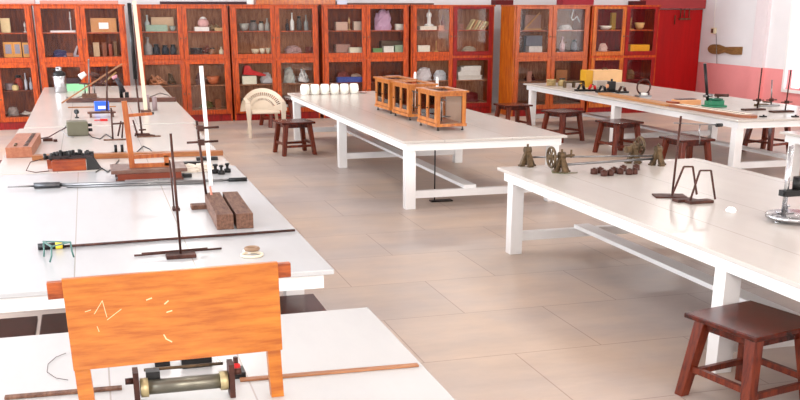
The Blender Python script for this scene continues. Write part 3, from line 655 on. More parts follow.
for (ax, az, bx, bz) in ((-.06, 1.155, -.03, 1.2), (-.03, 1.2, -.02, 1.14), (-.02, 1.13, .03, 1.165), (-.09, 1.165, -.07, 1.17), (.115, 1.19, .135, 1.196), (.175, 1.17, .19, 1.182), (.17, 1.045, .192, 1.03), (.165, 1.06, .172, 1.045), (-.055, 1.11, -.05, 1.09), (.18, 1.14, .2, 1.145)):
    a, b = Vector(L(ax, az, -.0005)), Vector(L(bx, bz, -.0005)); d = (b-a).normalized(); n = Vector((-d.z, 0, d.x))*.001
    if ax > .1: n *= 2
    MB().prism([a-n, b-n, b+n, a+n], (0, -.001, 0)).build('scratch_mark', mat('pale_scratch', (225, 190, 150), .7), t)

# ------------------------------------------------------------------ apparatus on the nearest table
t = empty('spool_apparatus', (.22, 3.58, TZ), 'grey metal roller between two brown end plates, under the orange board', 'apparatus')
o_ = Vector((.22, 3.58, TZ))
def W(px, py, z): return at(px, py, z)-o_
a, b = W(140, 388, .83), W(228, 380, .83); a.z = b.z = .06
MB().cyl(a, b, .028).build('roller', mat('dull_grey_pipe', (112, 108, 96), .35, metal=.7), t)
for q, s in ((a, -1), (b, 1)):
    MB().cb(q.x+s*.012, q.y, 0, .02, .07, .13).build('end_plate', iron, t)
    MB().cyl(q+Vector((s*-.002, 0, 0)), q+Vector((s*-.03, 0, 0)), .036).build('collar', mat('pale_brass', (176, 160, 120), .4, metal=.5), t)
    MB().cyl(q+Vector((s*.022, 0, .03)), q+Vector((s*.05, 0, .03)), .012).build('screw', iron, t)
MB().cyl(a+Vector((.02, .05, .05)), b+Vector((-.01, .05, .05)), .006).build('rod', brass, t)
MB().cb(a.x+.05, a.y+.03, .085, .05, .05, .03).build('slider', black, t)
def strip(name, a, b, w, h, m, label, cat, z=TZ, group=None):
    a, b = Vector(a), Vector(b); c = (a+b)/2; d = b-a
    return put(name, MB().cb(0, 0, 0, d.length, w, h), m, (c.x, c.y, z+.001), label, cat, group, rz=math.atan2(d.y, d.x), bevel=.001)
strip('wooden_strip', at(5, 399, TZ), at(122, 389, TZ), .03, .01, barkwood, 'thin brown wooden strip on the nearest table, left of the grey roller', 'strip')
strip('wooden_strip', at(240, 381, TZ), at(418, 366, TZ), .03, .008, lightwood, 'thin tan wooden strip on the nearest table, reaching its right edge', 'strip')
pp = at(204, 372, TZ); t = empty('black_terminal_box', (pp.x-.02, pp.y+.1, TZ), 'black box with white wires under the orange board', 'box')
MB().cb(0, 0, 0, .12, .09, .06).build('case', black, t, bevel=.004); MB().tube([(.02, -.03, .062), (.07, -.05, .05), (.1, -.05, .01)], .003).build('wire', pale, t); MB().tube([(0, -.03, .062), (.05, -.06, .06), (.09, -.07, .01)], .003).build('wire', pale, t)
pp = at(238, 378, TZ); t = empty('switch_key', (pp.x, pp.y+.03, TZ), 'small black key switch with a red knob beside the right board leg', 'switch')
MB().cb(0, 0, 0, .06, .08, .025).build('base', black, t); MB().cyl((0, -.01, .025), (0, -.01, .05), .014).build('knob', red, t); MB().cyl((0, .02, .025), (.0, .02, .07), .01).build('post', iron, t)
pp = at(196, 366, TZ); put('plug_block', MB().cb(0, 0, 0, .06, .05, .04), black, (pp.x-.13, pp.y+.05, TZ+.001), 'black plug block left of the black box under the orange board', 'block', bevel=.003)
MB_ = MB(); pts = [at(x, y, TZ+.004)-at(60, 360, TZ) for x, y in ((66, 353), (56, 357), (48, 364), (47, 372), (56, 378), (68, 380))]
put('thin_wire', MB_.tube(pts, .0012, 6), iron, at(60, 360, TZ), 'thin wire curl on the nearest table left of the orange board', 'wire')

# ------------------------------------------------------------------ stands
def retort(pos, h, base, m, label, lean=(0, 0), rodr=.007, clamps=(), name='retort_stand', rz=0, top_m=None):
    t = empty(name, (pos[0], pos[1], pos[2] if len(pos) > 2 else TZ), label, 'stand', 'laboratory retort stands', rz)
    MB().cb(base[2] if len(base) > 2 else 0, 0, 0, base[0], base[1], .022).build('base', m, t, bevel=.004)
    MB().cyl((0, 0, .022), (lean[0], lean[1], h), rodr, n=10).build('rod', top_m or m, t)
    for z, x0, x1, r in clamps:
        f = z/h; lx, ly = lean[0]*f, lean[1]*f
        c = MB().cyl((lx+x0, ly-.02, z), (lx+x1, ly-.02, z), r); c.box(lx-.02, lx+.02, ly-.035, ly+.02, z-.02, z+.02); c.build('clamp', iron, t)
    return t
pp = at(181, 257, TZ)
t = retort((pp.x, pp.y), .71, (.17, .1), iron, 'rusty retort stand with a crossed rod at its foot, in front of the wood blocks', rodr=.0075, lean=(-.01, 0))
MB().cyl((-.26, .08, .008), (.25, .12, .008), .006).build('cross_rod', iron, t)
MB().cyl((-.22, .02, .03), (.16, .05, .03), .006).build('cross_rod', iron, t)
# pair of thin rods meeting at a foot
pp = at(176, 210, TZ); t = empty('rod_pair', (pp.x, pp.y, TZ), 'two thin brown rods meeting in a small foot behind the rusty retort stand', 'stand')
MB().cb(0, 0, 0, .05, .08, .02).build('foot', iron, t); [MB().cyl((x_, 0, .02), (aty(*q_, pp.y).x-pp.x, 0, aty(*q_, pp.y).z-TZ), .006).build('rod', iron, t) for x_, q_ in ((-.012, (169.5, 160)), (.012, (173.5, 160)))]
pp = at(205, 208, TZ)
t = empty('scale_stand', (pp.x, pp.y, TZ), 'tall white measuring scale on a brown stand at the right edge of the left row', 'stand')
MB().cb(-.035, 0, 0, .13, .1, .03).build('base', barkwood, t, bevel=.003)
q0 = aty(211, 185, pp.y); q1 = aty(201, 66, pp.y)
MB().bar(q0-pp, q1-pp, .026, .012, (0, 1, 0)).build('scale', mat('white_scale', (240, 236, 232), .4), t)
MB().cyl((0.02, .02, .03), (-.02, .02, .62), .009).build('rod', iron, t)
for y, a, b in ((128, -.02, .14), (142, -.09, .13)):
    zz = (aty(206, y, pp.y)).z-TZ; MB().cyl((a-.01, .0, zz), (b-.01, -.01, zz+.005), .008).cb(0.0, .0, zz-.02, .045, .05, .04).build('clamp', iron, t)
MB().tube([(.04, -.03, .16), (.05, -.04, .09), (.02, -.05, .04), (.03, -.07, .012)], .008).build('rubber_hose', mat('pink_rubber', (205, 130, 110), .5), t)
# tall rods at the back
pp = at(142, 135, TZ); q1 = aty(129, 3, pp.y); q2 = aty(135.5, 79, pp.y)
t = empty('tall_rod_stand', (pp.x, pp.y, TZ), 'very tall brown rod stand, its upper half wrapped in black', 'stand')
MB().cb(0, 0, 0, .16, .05, .02).build('base', iron, t); MB().cyl((0, 0, .02), q2-pp, .011).build('rod', iron, t); MB().cyl(q2-pp, q1-pp, .022, .022).build('black_sleeve', black, t)
pp = at(146, 112, TZ); q0 = aty(145, 111, pp.y); q1 = aty(134, 1, pp.y)
t = empty('cream_pole', (pp.x, pp.y, TZ), 'tall cream wooden pole behind the black-wrapped rod', 'pole')
MB().cb(0, 0, 0, .14, .14, .03).build('foot', darkwood, t); MB().bar(Vector((0, 0, .03)), q1-pp, .048, .04, (0, 1, 0)).build('pole', mat('cream_wood', (232, 210, 180), .5, var=.1, scale=6), t)
pp = at(107, 112, TZ); q1 = aty(107, 66, pp.y)
t = empty('tall_rod_stand', (pp.x, pp.y, TZ), 'dark rod stand left of the black device on the farthest left table', 'stand')
MB().cb(0, 0, 0, .16, .12, .02).build('base', iron, t); MB().cyl((0, 0, .02), q1-pp, .012).build('rod', iron, t)
pp = at(90, 101, TZ); q1 = aty(88.5, 59, pp.y)
t = empty('clamp_stand', (pp.x, pp.y, TZ), 'clamp stand on a brown block with white clamp heads, right of the steel flask', 'stand')
MB().cb(0, 0, 0, .22, .2, .11).build('block', barkwood, t, bevel=.004); MB().cyl((0, 0, .11), q1-pp, .011).build('rod', steel, t)
MB().cyl((-.12, -.02, .36), (-.03, -.02, .42), .045, .035).build('clamp_head', pale, t); MB().cyl((.04, -.02, .42), (.17, -.02, .36), .03, .045).build('clamp_head', iron, t)
MB().cyl((-.14, -.0, .27), (.24, -.05, .24), .014).build('arm', iron, t); [MB().cyl((x, .05, .11), (x, .05, .26), .01).build('side_rod', steel, t) for x in (-.06, .08)]
pp = at(100, 98, TZ)
sa, sb = aty(88, 86, 16.2), aty(122, 64, 16.2); sa = sa+(sa-sb)*((sa.z-TZ-.012)/(sb.z-sa.z)); mb = MB().bar(sa-pp, sb-pp, .03, .02)
put('leaning_stick', mb, lightwood, pp, 'light wooden stick slanting up beside the clamp stand', 'stick')
# steel flask
pp = at(61, 92.5, TZ); t = empty('steel_flask', (pp.x, pp.y, TZ), 'shiny steel vacuum flask with a black collar on the farthest left table', 'flask')
MB().lathe([(.1, 0), (.105, .01), (.105, .27), (.1, .28)], n=24).build('body', chrome, t); MB().lathe([(.1, .28), (.105, .285), (.1, .33), (.07, .35)]).build('collar', black, t)
MB().lathe([(.055, .35), (.06, .36), (.055, .42), (.02, .43)]).build('lid', chrome, t); MB().tube([(-.07, -.06, .33), (-.085, -.09, .38), (.0, -.1, .4)], .008).build('handle', black, t)
pp = at(77, 91, TZ); put('green_tray', MB().cb(0, 0, 0, .36, .3, .012).cb(0, -.145, .012, .36, .01, .09).cb(0, .145, .012, .36, .01, .09).cb(-.175, 0, .012, .01, .28, .09).cb(.175, 0, .012, .01, .28, .09), paleg, (pp.x, pp.y+.15, TZ+.001), 'pale green plastic tray right of the steel flask', 'tray')
pp = at(122, 100, TZ); t = empty('telescope', (pp.x, pp.y, TZ), 'black telescope-like instrument on the farthest left table', 'instrument')
MB().cb(0, 0, 0, .24, .16, .03).build('base', black, t); MB().cyl((0, 0, .03), (-.02, 0, .26), .03, .02).build('pillar', black, t); MB().cyl((-.07, .0, .36), (.04, 0, .12), .035).build('barrel', mat('dark_grey_metal', (60, 56, 60), .4, metal=.5), t)
MB().cyl((-.09, 0, .37), (-.07, 0, .33), .045).build('eyepiece', mat('pink_cap', (190, 130, 140), .5), t); MB().cb(.08, 0, .03, .06, .08, .09).build('knob', black, t)
strip('bench_bar', at(67, 102.5, TZ), at(176, 101.5, TZ), .1, .06, darkwood, 'long brown optical bench lying across the farthest left table', 'bench')
strip('metre_stick', at(68, 108, TZ), at(116, 107, TZ), .04, .015, lightwood, 'wooden metre stick lying in front of the long brown optical bench', 'stick')
pp = at(102, 110, TZ); t = empty('blue_meter', (pp.x, pp.y-.1, TZ), 'bright blue meter with a white scale in front of the brown bench', 'meter')
MB().cb(0, 0, 0, .2, .1, .13).build('case', blue, t, bevel=.01); MB().cb(0, -.053, .03, .1, .006, .04).build('scale_window', pale, t)
pp = at(102, 117, TZ); t = empty('small_bench', (pp.x, pp.y, TZ), 'small brown board on short feet in front of the blue meter', 'bench')
MB().cb(0, 0, .05, .36, .1, .02).build('board', darkwood, t); [MB().cb(s*.14, 0, 0, .03, .08, .05).build('foot', darkwood, t) for s in (-1, 1)]
pp = at(104, 121, TZ); put('red_connector', MB().cb(0, 0, 0, .09, .03, .025).cyl((-.12, 0, .012), (-.045, 0, .012), .007), red, (pp.x, pp.y, TZ+.001), 'small red connector in front of the small brown bench', 'connector')
pp = at(77, 118, TZ); put('lens_holder', MB().cb(0, 0, 0, .05, .06, .012).cyl((0, 0, .012), (0, 0, .06), .008).cyl((-.01, -.012, .08), (.012, .012, .08), .03), black, (pp.x, pp.y, TZ+.001), 'tiny black lens holder above the olive grey box', 'lens')
pp = at(148, 112, TZ); put('paper_roll', MB().cyl((-.05, 0, .02), (-.05, 0, .22), .03).cyl((.05, 0, .0), (.05, 0, .19), .035), mat('mauve_grey', (150, 130, 130), .5), (pp.x+.06, pp.y+.2, TZ+.001), 'pair of greyish cylinders standing behind the orange frame', 'cylinders')

# ------------------------------------------------------------------ second left table
# key box, long along y
pp = at(31, 158, TZ); t = empty('resistance_box', (-.71, 10.95, TZ), 'long reddish wooden key box with a row of black plug holes, at the left edge', 'box', rz=-.03)
MB().box(-.12, .12, -.6, .6, 0, .1).build('case', redwood, t, bevel=.004)
for i in range(10): MB().cyl((.06, -.5+i*.11, .1), (.06, -.5+i*.11, .106), .022).build('plug_socket', black, t)
for i in range(2): MB().cyl((-.04, -.48+i*.1, .1), (-.04, -.48+i*.1, .115), .014).build('terminal', brass, t)
pp = at(78, 136, TZ); t = empty('power_supply', (pp.x, pp.y+.08, TZ), 'olive grey metal box with black knobs on its right side', 'box', rz=.05)
MB().cb(0, 0, 0, .23, .2, .16).build('case', olive, t, bevel=.012); [MB().cyl((.115, y, z), (.16, y, z), .018).build('knob', black, t) for y, z in ((-.04, .06), (.05, .05), (0, .11))]
MB().tube([(-.1, -.0, .1), (-.2, -.05, .06), (-.32, -.25, .02), (-.45, -.4, .02)], .006).build('cable', mat('dark_cable', (70, 30, 34), .5), t)
MB().tube([(-.1, .04, .12), (-.17, .0, .06), (-.12, -.22, .02), (-.06, -.28, .012)], .005).build('cable', steel, t)
pp = at(48, 141, TZ); put('plug_pair', MB().cb(0, 0, 0, .1, .06, .03).cb(.08, -.08, 0, .04, .04, .025), iron, (pp.x, pp.y, TZ+.001), 'small dark plugs beside the reddish key box', 'plugs')
strip('metre_bridge', at(33, 160, TZ), at(223, 155, TZ), .1, .045, mat('brown_bridge_wood', (164, 106, 62), .5, col2=(126, 70, 38), scale=5, stretch=(1, 8, 8)), 'long light wooden metre bridge lying across the second left table', 'bridge')
pp = at(53, 175, TZ); t = empty('galvanometer', (.5*(at(53, 175, TZ).x+at(83, 174, TZ).x)+.01, 9.28, TZ), 'orange-brown wooden box with black coils on top, at left below the metre bridge', 'instrument')
t.location.y = 9.45
MB().cb(0, 0, 0, .29, .18, .09).build('case', orangewood, t, bevel=.004); MB().cb(-.12, .14, 0, .14, .1, .08).build('side_case', orangewood, t)
mb = MB(); rn = random.Random(3)
for i in range(16): mb.cyl((-.2+i*.027, .05+rn.uniform(-.03, .03), .09), (-.2+i*.027, .05+rn.uniform(-.03, .03), .12+rn.random()*.05), .015)
mb.build('terminal', black, t); MB().cb(.02, .06, .09, .38, .08, .03).build('panel', mat('dark_panel', (44, 34, 34), .4), t)
t2 = MB().prism([(.15, -.08, 0), (.28, -.06, 0), (.2, .06, .12), (.15, .06, .14)], (0, .05, 0)); t2.build('bracket', black, t)
MB().tube([(-.2, -.02, .11), (-.32, -.08, .09), (-.36, -.1, .02), (-.28, -.16, .01), (-.17, -.12, .012)], .004).build('wire', iron, t)
pp = at(85, 160, TZ); t = empty('terminal_block', (pp.x, 10.08, TZ+.037), 'grey block with two black terminals on the metre bridge', 'terminal block')
MB().cb(0, 0, 0, .14, .07, .015).build('base', steel, t); [MB().cyl((x, 0, .015), (x, 0, .05), .014).build('post', black, t) for x in (-.03, .03)]
pp = at(120, 158, TZ); t = empty('terminal_block', (pp.x, 10.2, TZ), 'black terminal cluster behind the metre bridge, left of the orange frame', 'terminal block')
MB().cb(0, 0, 0, .14, .08, .04).build('base', black, t); [MB().cyl((x, 0, .04), (x, 0, .11), .014).build('post', black, t) for x in (-.03, .03)]
# dark platform with orange frame
t = empty('frame_platform', (.40, 8.78, TZ), 'dark brown platform on short feet carrying an open orange wooden frame', 'platform')
MB().cb(0, 0, .07, .62, .4, .03).build('platform_top', mat('worn_platform', (112, 84, 72), .4, col2=(90, 52, 40), scale=6), t, bevel=.004)
MB().cb(0, -.17, .02, .52, .03, .05).build('apron', mat('red_brown_front', (120, 50, 28), .4, var=.2), t)
for sx in (-1, 1): MB().cb(sx*.24, -.15, 0, .07, .07, .02).build('foot', darkwood, t); MB().cb(sx*.24, .15, 0, .07, .07, .07).build('foot', darkwood, t)
q = aty(132.5, 168, 8.72)-t.location; q1 = aty(124, 101, 8.72)-t.location; fy = 8.72-8.78
fr = mat('orange_frame_wood', (176, 100, 50), .45, col2=(140, 66, 28), scale=6, stretch=(6, 6, 1))
MB().bar((q.x, fy, .10), (q1.x, fy, q1.z), .045, .04, (0, 1, 0)).build('post', fr, t, bevel=.002)
def rel(px, py, Y=8.72): v = aty(px, py, Y)-t.location; return Vector((v.x, fy, v.z))
for a, b, r in (((127, 115.5), (152, 113.5), .02), ((133, 157), (172, 154.5), .026), ((135, 166), (170, 165), .035)): MB().bar(rel(*a), rel(*b), .03, r*1.2).build('crossbar', fr, t)
MB().bar(rel(167, 165.5), rel(166, 155.5), .04, .03, (0, 1, 0)).build('post', fr, t)
MB().cyl(rel(151, 113.5), rel(154, 113.2), .01).build('peg', black, t)
for k, (pts_, lab) in enumerate(((((137, 152), (143, 146), (150, 149), (156, 156), (162, 152), (168, 158)), 'dark wire curling across the metre bridge behind the orange frame'),
    (((86, 131), (92, 137), (100, 139), (106, 134), (112, 138)), 'dark wire lying right of the olive grey box'),
    (((96, 172), (102, 168), (108, 172), (114, 166), (119, 160)), 'black wire from the coil box towards the dark platform'),
    (((66, 97), (74, 99), (82, 96), (90, 99), (99, 97)), 'thin dark wire in front of the pale green tray'),
    (((150, 97), (160, 93), (168, 95), (172, 99)), 'thin wire at the right of the farthest left table'))):
    P_ = [at(x_, y_, TZ+.006) for x_, y_ in pts_]; Q_ = []
    for i in range(len(P_)-1):
        for j in range(5): u_ = j/5; u_ = u_*u_*(3-2*u_); Q_.append(P_[i].lerp(P_[i+1], u_))
    Q_.append(P_[-1]); o0 = Vector((P_[0].x, P_[0].y, TZ)); put('loose_wire', MB().tube([v-o0 for v in Q_], .005, 6), black, o0, lab, 'wire')
# wire stands behind the frame
def bent(px, pts, label, name='wire_stand'):
    Y = px; b = aty(*pts[0][0], Y); t = empty(name, (b.x, Y, TZ), label, 'stand')
    for seg in pts: MB().tube([Vector(((aty(x, y, Y)-b).x, 0, max(.012, aty(x, y, Y).z-TZ))) for x, y in seg], .009).build('wire_leg', iron, t)
    MB().cb(.03, 0, 0, .26, .06, .012).build('base', barkwood, t); return t
Yw = at(118, 140, TZ).y
bent(Yw, [[(113, 139), (112, 124), (111, 108)], [(112, 124), (125, 123)], [(122, 138), (123, 122)], [(118, 136), (121, 121)]], 'thin wire stand behind the left of the orange frame post')
Yw = at(145, 137, TZ).y
bent(Yw, [[(146, 136), (150, 134)], [(133, 120), (138, 138)], [(139, 130), (146, 129.6)], [(137, 131), (136, 148)], [(150, 135), (156, 149)], [(150, 135), (145, 148), (140, 149)]], 'spread wire tripod behind the right of the orange frame post')
# small stuff right end of the second / third tables
for px, py, kind, m, lab, nm, c in (
 (188, 172, 'crumple', pale, 'white wad of tissue left of the black switch pieces', 'tissue_wad', 'paper'),
 (204, 171, 'crumple', pale, 'smaller white wad beside the tall scale stand', 'tissue_wad', 'paper')):
    pp = at(px, py, TZ); o = item(kind, px, pp.y, 4, .2, .07, (225, 212, 196), nm, lab, c); o.location = (pp.x, pp.y, TZ+.001)
for px, py, r, lab in ((217, 175, .035, 'leftmost black bung left of the black-tipped rod'), (223, 176, .03, 'middle black bung near the black-tipped rod'), (229, 174, .03, 'rightmost black bung near the black-tipped rod')):
    pp = at(px, py, TZ); put('rubber_bung', MB().lathe([(r, 0), (r, .03), (r*.4, .035), (r*.4, .06), (r*.7, .065), (r*.6, .08)]), black, (pp.x, pp.y+.1, TZ+.001), lab, 'knob')
for px, py, w_, lab in ((186, 165, .3, 'flat black case behind the white wads'), (207, 160, .2, 'flat black slide key under the end of the metre bridge'), (187, 177, .08, 'small black block in front of the white wads')):
    pp = at(px, py, TZ); put('black_case', MB().cb(0, 0, 0, w_, .07, .03), black, (pp.x, pp.y, TZ+.001), lab, 'case', bevel=.004)

# ------------------------------------------------------------------ third left table
a, b = at(8, 189.5, TZ), at(247, 181, TZ); c = (a+b)/2; ang = math.atan2(b.y-a.y, b.x-a.x); ln = (b-a).length
t = empty('sleeved_rod', (c.x, c.y, TZ), 'long grey steel rod with a thick sleeve near its left end and a black tip', 'rod', rz=ang)
MB().cyl((-ln/2, 0, .02), (-ln/2+.2, 0, .02), .005, .008).build('point', steel, t); MB().cyl((-ln/2+.2, 0, .024), (-ln/2+.4, 0, .024), .024).build('sleeve', mat('dark_steel', (90, 90, 92), .35, metal=.8), t)
MB().cyl((-ln/2+.4, 0, .022), (ln/2-.15, 0, .014), .016, .01).build('rod', steel, t); MB().cyl((ln/2-.15, 0, .016), (ln/2, 0, .016), .016).build('tip', black, t)
MB().cyl((-ln/2+.45, -.03, .009), (ln/2-.35, -.07, .009), .008).build('lower_rod', steel, t)
a, b = at(40, 250, TZ), at(295, 232, TZ); c = (a+b)/2; ang = math.atan2(b.y-a.y, b.x-a.x); ln = (b-a).length
t = empty('twisted_rod', (c.x, c.y, TZ), 'long dark rod with black and yellow end lying under the green tripod', 'rod', rz=ang)
MB().cyl((-ln/2+.14, 0, .012), (ln/2, 0, .012), .008).build('rod', iron, t); MB().cyl((-ln/2+.14, .02, .008), (ln/2-.1, .012, .008), .005).build('thin_rod', steel, t)
MB().cyl((-ln/2-.01, 0, .02), (-ln/2+.14, 0, .02), .02).build('end_sleeve', black, t); MB().cyl((-ln/2+.09, 0, .021), (-ln/2+.13, 0, .021), .023).build('yellow_band', mat('yellow_band', (224, 196, 60), .5), t)
# green tripod
c0 = at(56, 256, TZ); t = empty('iron_tripod', (c0.x, c0.y, TZ), 'small grey-green iron tripod with a triangular top on the left row table', 'tripod')
feet = [at(50, 263, TZ)-c0, at(74, 258, TZ)-c0, at(44, 257.5, TZ)-c0]
tops = [aty(51, 242, at(50, 263, TZ).y)-c0, aty(70, 237.5, at(74, 258, TZ).y)-c0, aty(43, 237.5, at(44, 257.5, TZ).y)-c0]
for v in tops: v.z = .095
for f, q in zip(feet, tops): MB().tube([(f.x, f.y, .005), (q.x*1.0+(f.x-q.x)*.3, q.y+(f.y-q.y)*.3, .04), q], .005).build('leg', teal, t)
mb = MB()
for i in range(3): mb.bar(tops[i], tops[(i+1) % 3], .012, .006)
mb.build('top_ring', teal, t)
for j, (px, py, lab) in enumerate(((221, 230, 'left one of two brown weathered wood blocks'), (240, 229, 'right one of two brown weathered wood blocks'))):
    a = at(px, py, TZ); a2 = at((212, 231)[j], (195, 194)[j], TZ+.1)
    L0 = Vector((a2.x-a.x, a2.y-a.y, 0)).length
    put('wood_block', MB().box(-.055, .055, 0, .85, 0, .1), barkwood, (a.x+(0.03, .035)[j], a.y, TZ+.001), lab, 'block', 'weathered wood blocks', bevel=.003, rz=-.02)
pp = at(252, 256, TZ); t = empty('cork_ring', (pp.x, pp.y, TZ), 'flat cream ring with a small brown cork, right of the rusty retort stand', 'ring')
MB().ring((0, 0, .008), .06, .008).build('ring', mat('cream_ring', (222, 205, 180), .6), t); MB().ring((.01, .06, .03), .035, .012).build('cork', mat('cork', (150, 120, 96), .7, var=.2), t); MB().cb(-.02, .07, 0, .04, .04, .02).build('tag', pale, t)

# ------------------------------------------------------------------ middle table
def balance():
    t = empty('balance_case', (0, 0, 0), '', 'balance case', 'wooden balance cases on the middle table')
    w_, d, h, p = .37, .66, .39, .035; bw = mat('golden_case_wood', (196, 120, 48), .4, col2=(150, 76, 24), scale=5, stretch=(5, 5, 1), coat=.3)
    fz = .045
    MB().box(-.01, w_+.01, -.01, d+.01, fz, fz+.035).build('base', bw, t, bevel=.003); MB().box(-.025, .05, -.025, d+.025, fz+h, fz+h+.022).box(w_-.05, w_+.025, -.025, d+.025, fz+h, fz+h+.022).box(.05, w_-.05, -.025, .05, fz+h, fz+h+.022).box(.05, w_-.05, d-.05, d+.025, fz+h, fz+h+.022).build('top', bw, t); MB().box(.05, w_-.05, .05, d-.05, fz+h+.008, fz+h+.013).build('top_pane', case_glass, t)
    fr_ = MB()
    for x in (0, w_-p*1.3):
        for y in (0, d-p): fr_.box(x, x+p*1.3, y, y+p, fz+.035, fz+h)
    fr_.box(.022, .04, p, d-p, fz+h-.03, fz+h).box(w_-.045, w_-.025, p, d-p, fz+h-.03, fz+h).box(p*1.3, w_-p*1.3, 0, p, fz+h-.04, fz+h); fr_.box(p*1.3, w_-p*1.3, d-p, d, fz+h-.04, fz+h); fr_.build('frame', bw, t)
    for y0 in (p, p+(d-2*p)/2):
        y1 = y0+(d-2*p)/2-.004
        dd = MB().box(.0, .02, y0, y0+.035, fz+.04, fz+h).box(.0, .02, y1-.035, y1, fz+.04, fz+h).box(0, .02, y0+.035, y1-.035, fz+.04, fz+.08).box(0, .02, y0+.035, y1-.035, fz+h-.04, fz+h).build('side_door', bw, t)
        MB().box(.008, .012, y0+.035, y1-.035, fz+.08, fz+h-.04).build('pane', case_glass, dd)
        MB().cyl((-.015, y1-.02, fz+.2), (0, y1-.02, fz+.2), .008).build('knob', black, dd)
    MB().box(p*1.3, w_-p*1.3, .012, .016, fz+.035, fz+h-.04).build('front_pane', glass, t); MB().box(p*1.3, w_-p*1.3, d-.016, d-.012, fz+.035, fz+h-.04).build('back_pane', glass, t)
    MB().box(w_-.02, w_-.002, p, d-p, fz+.035, fz+h).build('side_panel', mat('pale_panel', (214, 190, 168), .5), t)
    sc = MB().cyl((w_/2, d/2, fz+.035), (w_/2, d/2, fz+.3), .01).cyl((w_/2, d/2-.16, fz+.29), (w_/2, d/2+.16, fz+.29), .007)
    for s in (-1, 1): sc.cyl((w_/2, d/2+s*.15, fz+.1), (w_/2, d/2+s*.15, fz+.29), .002); sc.lathe([(.02, 0), (.06, .01), (.06, .014), (.01, .006)], w_/2, d/2+s*.15, fz+.09)
    sc.build('balance_beam', steel, t)
    for x in (.03, w_-.03):
        for y in (.03, d-.03): MB().lathe([(.016, 0), (.016, .012), (.007, .014), (.007, .045)], x, y, 0, 10).build('levelling_foot', black, t)
    return t
b0 = balance()
for i, (px, py, lab) in enumerate(((438, 131, 'nearest of the three wooden balance cases, its glass end facing front'), (410, 120.5, 'middle one of the three wooden balance cases'), (391, 113.8, 'farthest of the three wooden balance cases'))):
    o = b0 if i == 0 else copy_tree(b0)
    pp = at(px, py, TZ); o.location = (pp.x-.02, pp.y, TZ); o.rotation_euler.z = .03; o['label'] = lab
CUPL = ['leftmost of the six white cups in a row', 'second from left of the six white cups', 'third from left of the six white cups', 'fourth from left of the six white cups', 'fifth from left of the six white cups', 'rightmost of the six white cups']
c0 = None
for k, px in enumerate((306, 316.5, 327, 337.5, 348, 358.5)):
    pp = at(px, 95, TZ)
    if c0 is None:
        c0 = empty('white_cup', (0, 0, 0), '', 'cup', 'white cups on the middle table')
        MB().lathe([(.06, 0), (.074, .02), (.079, .08), (.075, .14), (.06, .165), (.001, .17)]).build('cup_body', mat('white_china', (245, 242, 230), .3), c0)
        MB().ring((0, -.085, .08), .035, .009, axis='x').build('handle', mat('white_china', (245, 242, 230), .3), c0); o = c0
    else: o = copy_tree(c0)
    o.location = (pp.x, 16.85, TZ); o.rotation_euler.z = .08*k; o['label'] = CUPL[k]
pp = at(371, 93, TZ); put('cup_saucer', MB().lathe([(.04, 0), (.08, .02), (.085, .022), (.05, .012), (.001, .01)]), mat('pink_china', (226, 190, 184), .4), (4.42, 16.9, TZ+.001), 'small pinkish saucer right of the six cups', 'saucer')
for px, yb, yt, lab in ((415, 86, 72, 'left one of two white candle-like tubes behind the balance cases'), (437, 90, 77, 'right one of two white candle-like tubes behind the balance cases')):
    Y = 14.5 if px == 415 else 13.6; pb = at(px, {415: 100, 437: 104}[px], TZ); h_ = aty(px, yt, pb.y).z-TZ
    put('white_tube', MB().lathe([(.05, 0), (.05, .01), (.022, .015), (.022, h_*.92), (.012, h_)]), pale, (pb.x, pb.y, TZ+.001), lab, 'tube', 'white tubes behind the balance cases')
# thin stand on the floor below the middle table
pp = at(431, 203, 0); t = empty('floor_rod_stand', (3.72, 10.98, 0), 'thin black rod stand on the floor below the front of the middle table', 'stand')
MB().cb(.08, 0, 0, .26, .1, .015).build('base', black, t); MB().cyl((0, 0, .015), (0, 0, .62), .008).build('rod', black, t)

# ------------------------------------------------------------------ right table
def casting(t, x, y, s=1):
    """A-shaped cast bracket with bearing head."""
    mb = MB()
    for sy in (-1, 1):
        p = []
        for z, yy, hw in ((.012, sy*.075, .02), (.13, sy*.012, .016)):
            for a, b in ((-1, -1), (1, -1), (1, 1), (-1, 1)): p.append((x+a*.02, y+yy*s+b*hw, z))
        mb.hexa(p)
        p = []
        for z, xx, hw in ((.012, .055*sy, .016), (.13, .01*sy, .014)):
            for a, b in ((-1, -1), (1, -1), (1, 1), (-1, 1)): p.append((x+xx+a*hw, y+b*.02, z))
        mb.hexa(p); mb.cb(x+.055*sy, y, 0, .05, .05, .014); mb.cb(x, y+.075*sy, 0, .05, .04, .014)
    mb.cyl((x-.03, y, .145), (x+.03, y, .145), .032); mb.cb(x, y, .11, .04, .05, .05); mb.cyl((x, y, .17), (x, y, .2), .01)
    mb.build('bracket', brass, t)
def wheel(t, x, y, z, r):
    mb = MB().ring((x, y, z), r, .012, 'x')
    for k in range(4):
        a = k*PI/4+.3; v = Vector((0, math.cos(a), math.sin(a)))*r; c = Vector((x, y, z)); mb.cyl(c-v, c+v, .008, n=8)
    mb.cyl((x-.025, y, z), (x+.025, y, z), .022); mb.build('wheel', brass, t)
p1, p2 = at(527, 165, TZ), at(561, 173, TZ); p3, p4 = at(632, 164, TZ), at(659, 165, TZ)
yy1 = 8.3; 
t = empty('wheel_apparatus', (4.35, 8.2, TZ), 'brass apparatus with two spoked wheels on long parallel rods on the right table', 'apparatus')
def R_(v): return v.x-4.35, v.y-8.2
x1, y1 = R_(at(527, 166, TZ)); casting(t, x1, y1); x2, y2 = R_(at(561, 172, TZ)); casting(t, x2, y2)
x3, y3 = R_(at(633, 163, TZ)); casting(t, x3, y3); x4, y4 = R_(at(657, 165, TZ)); casting(t, x4, y4)
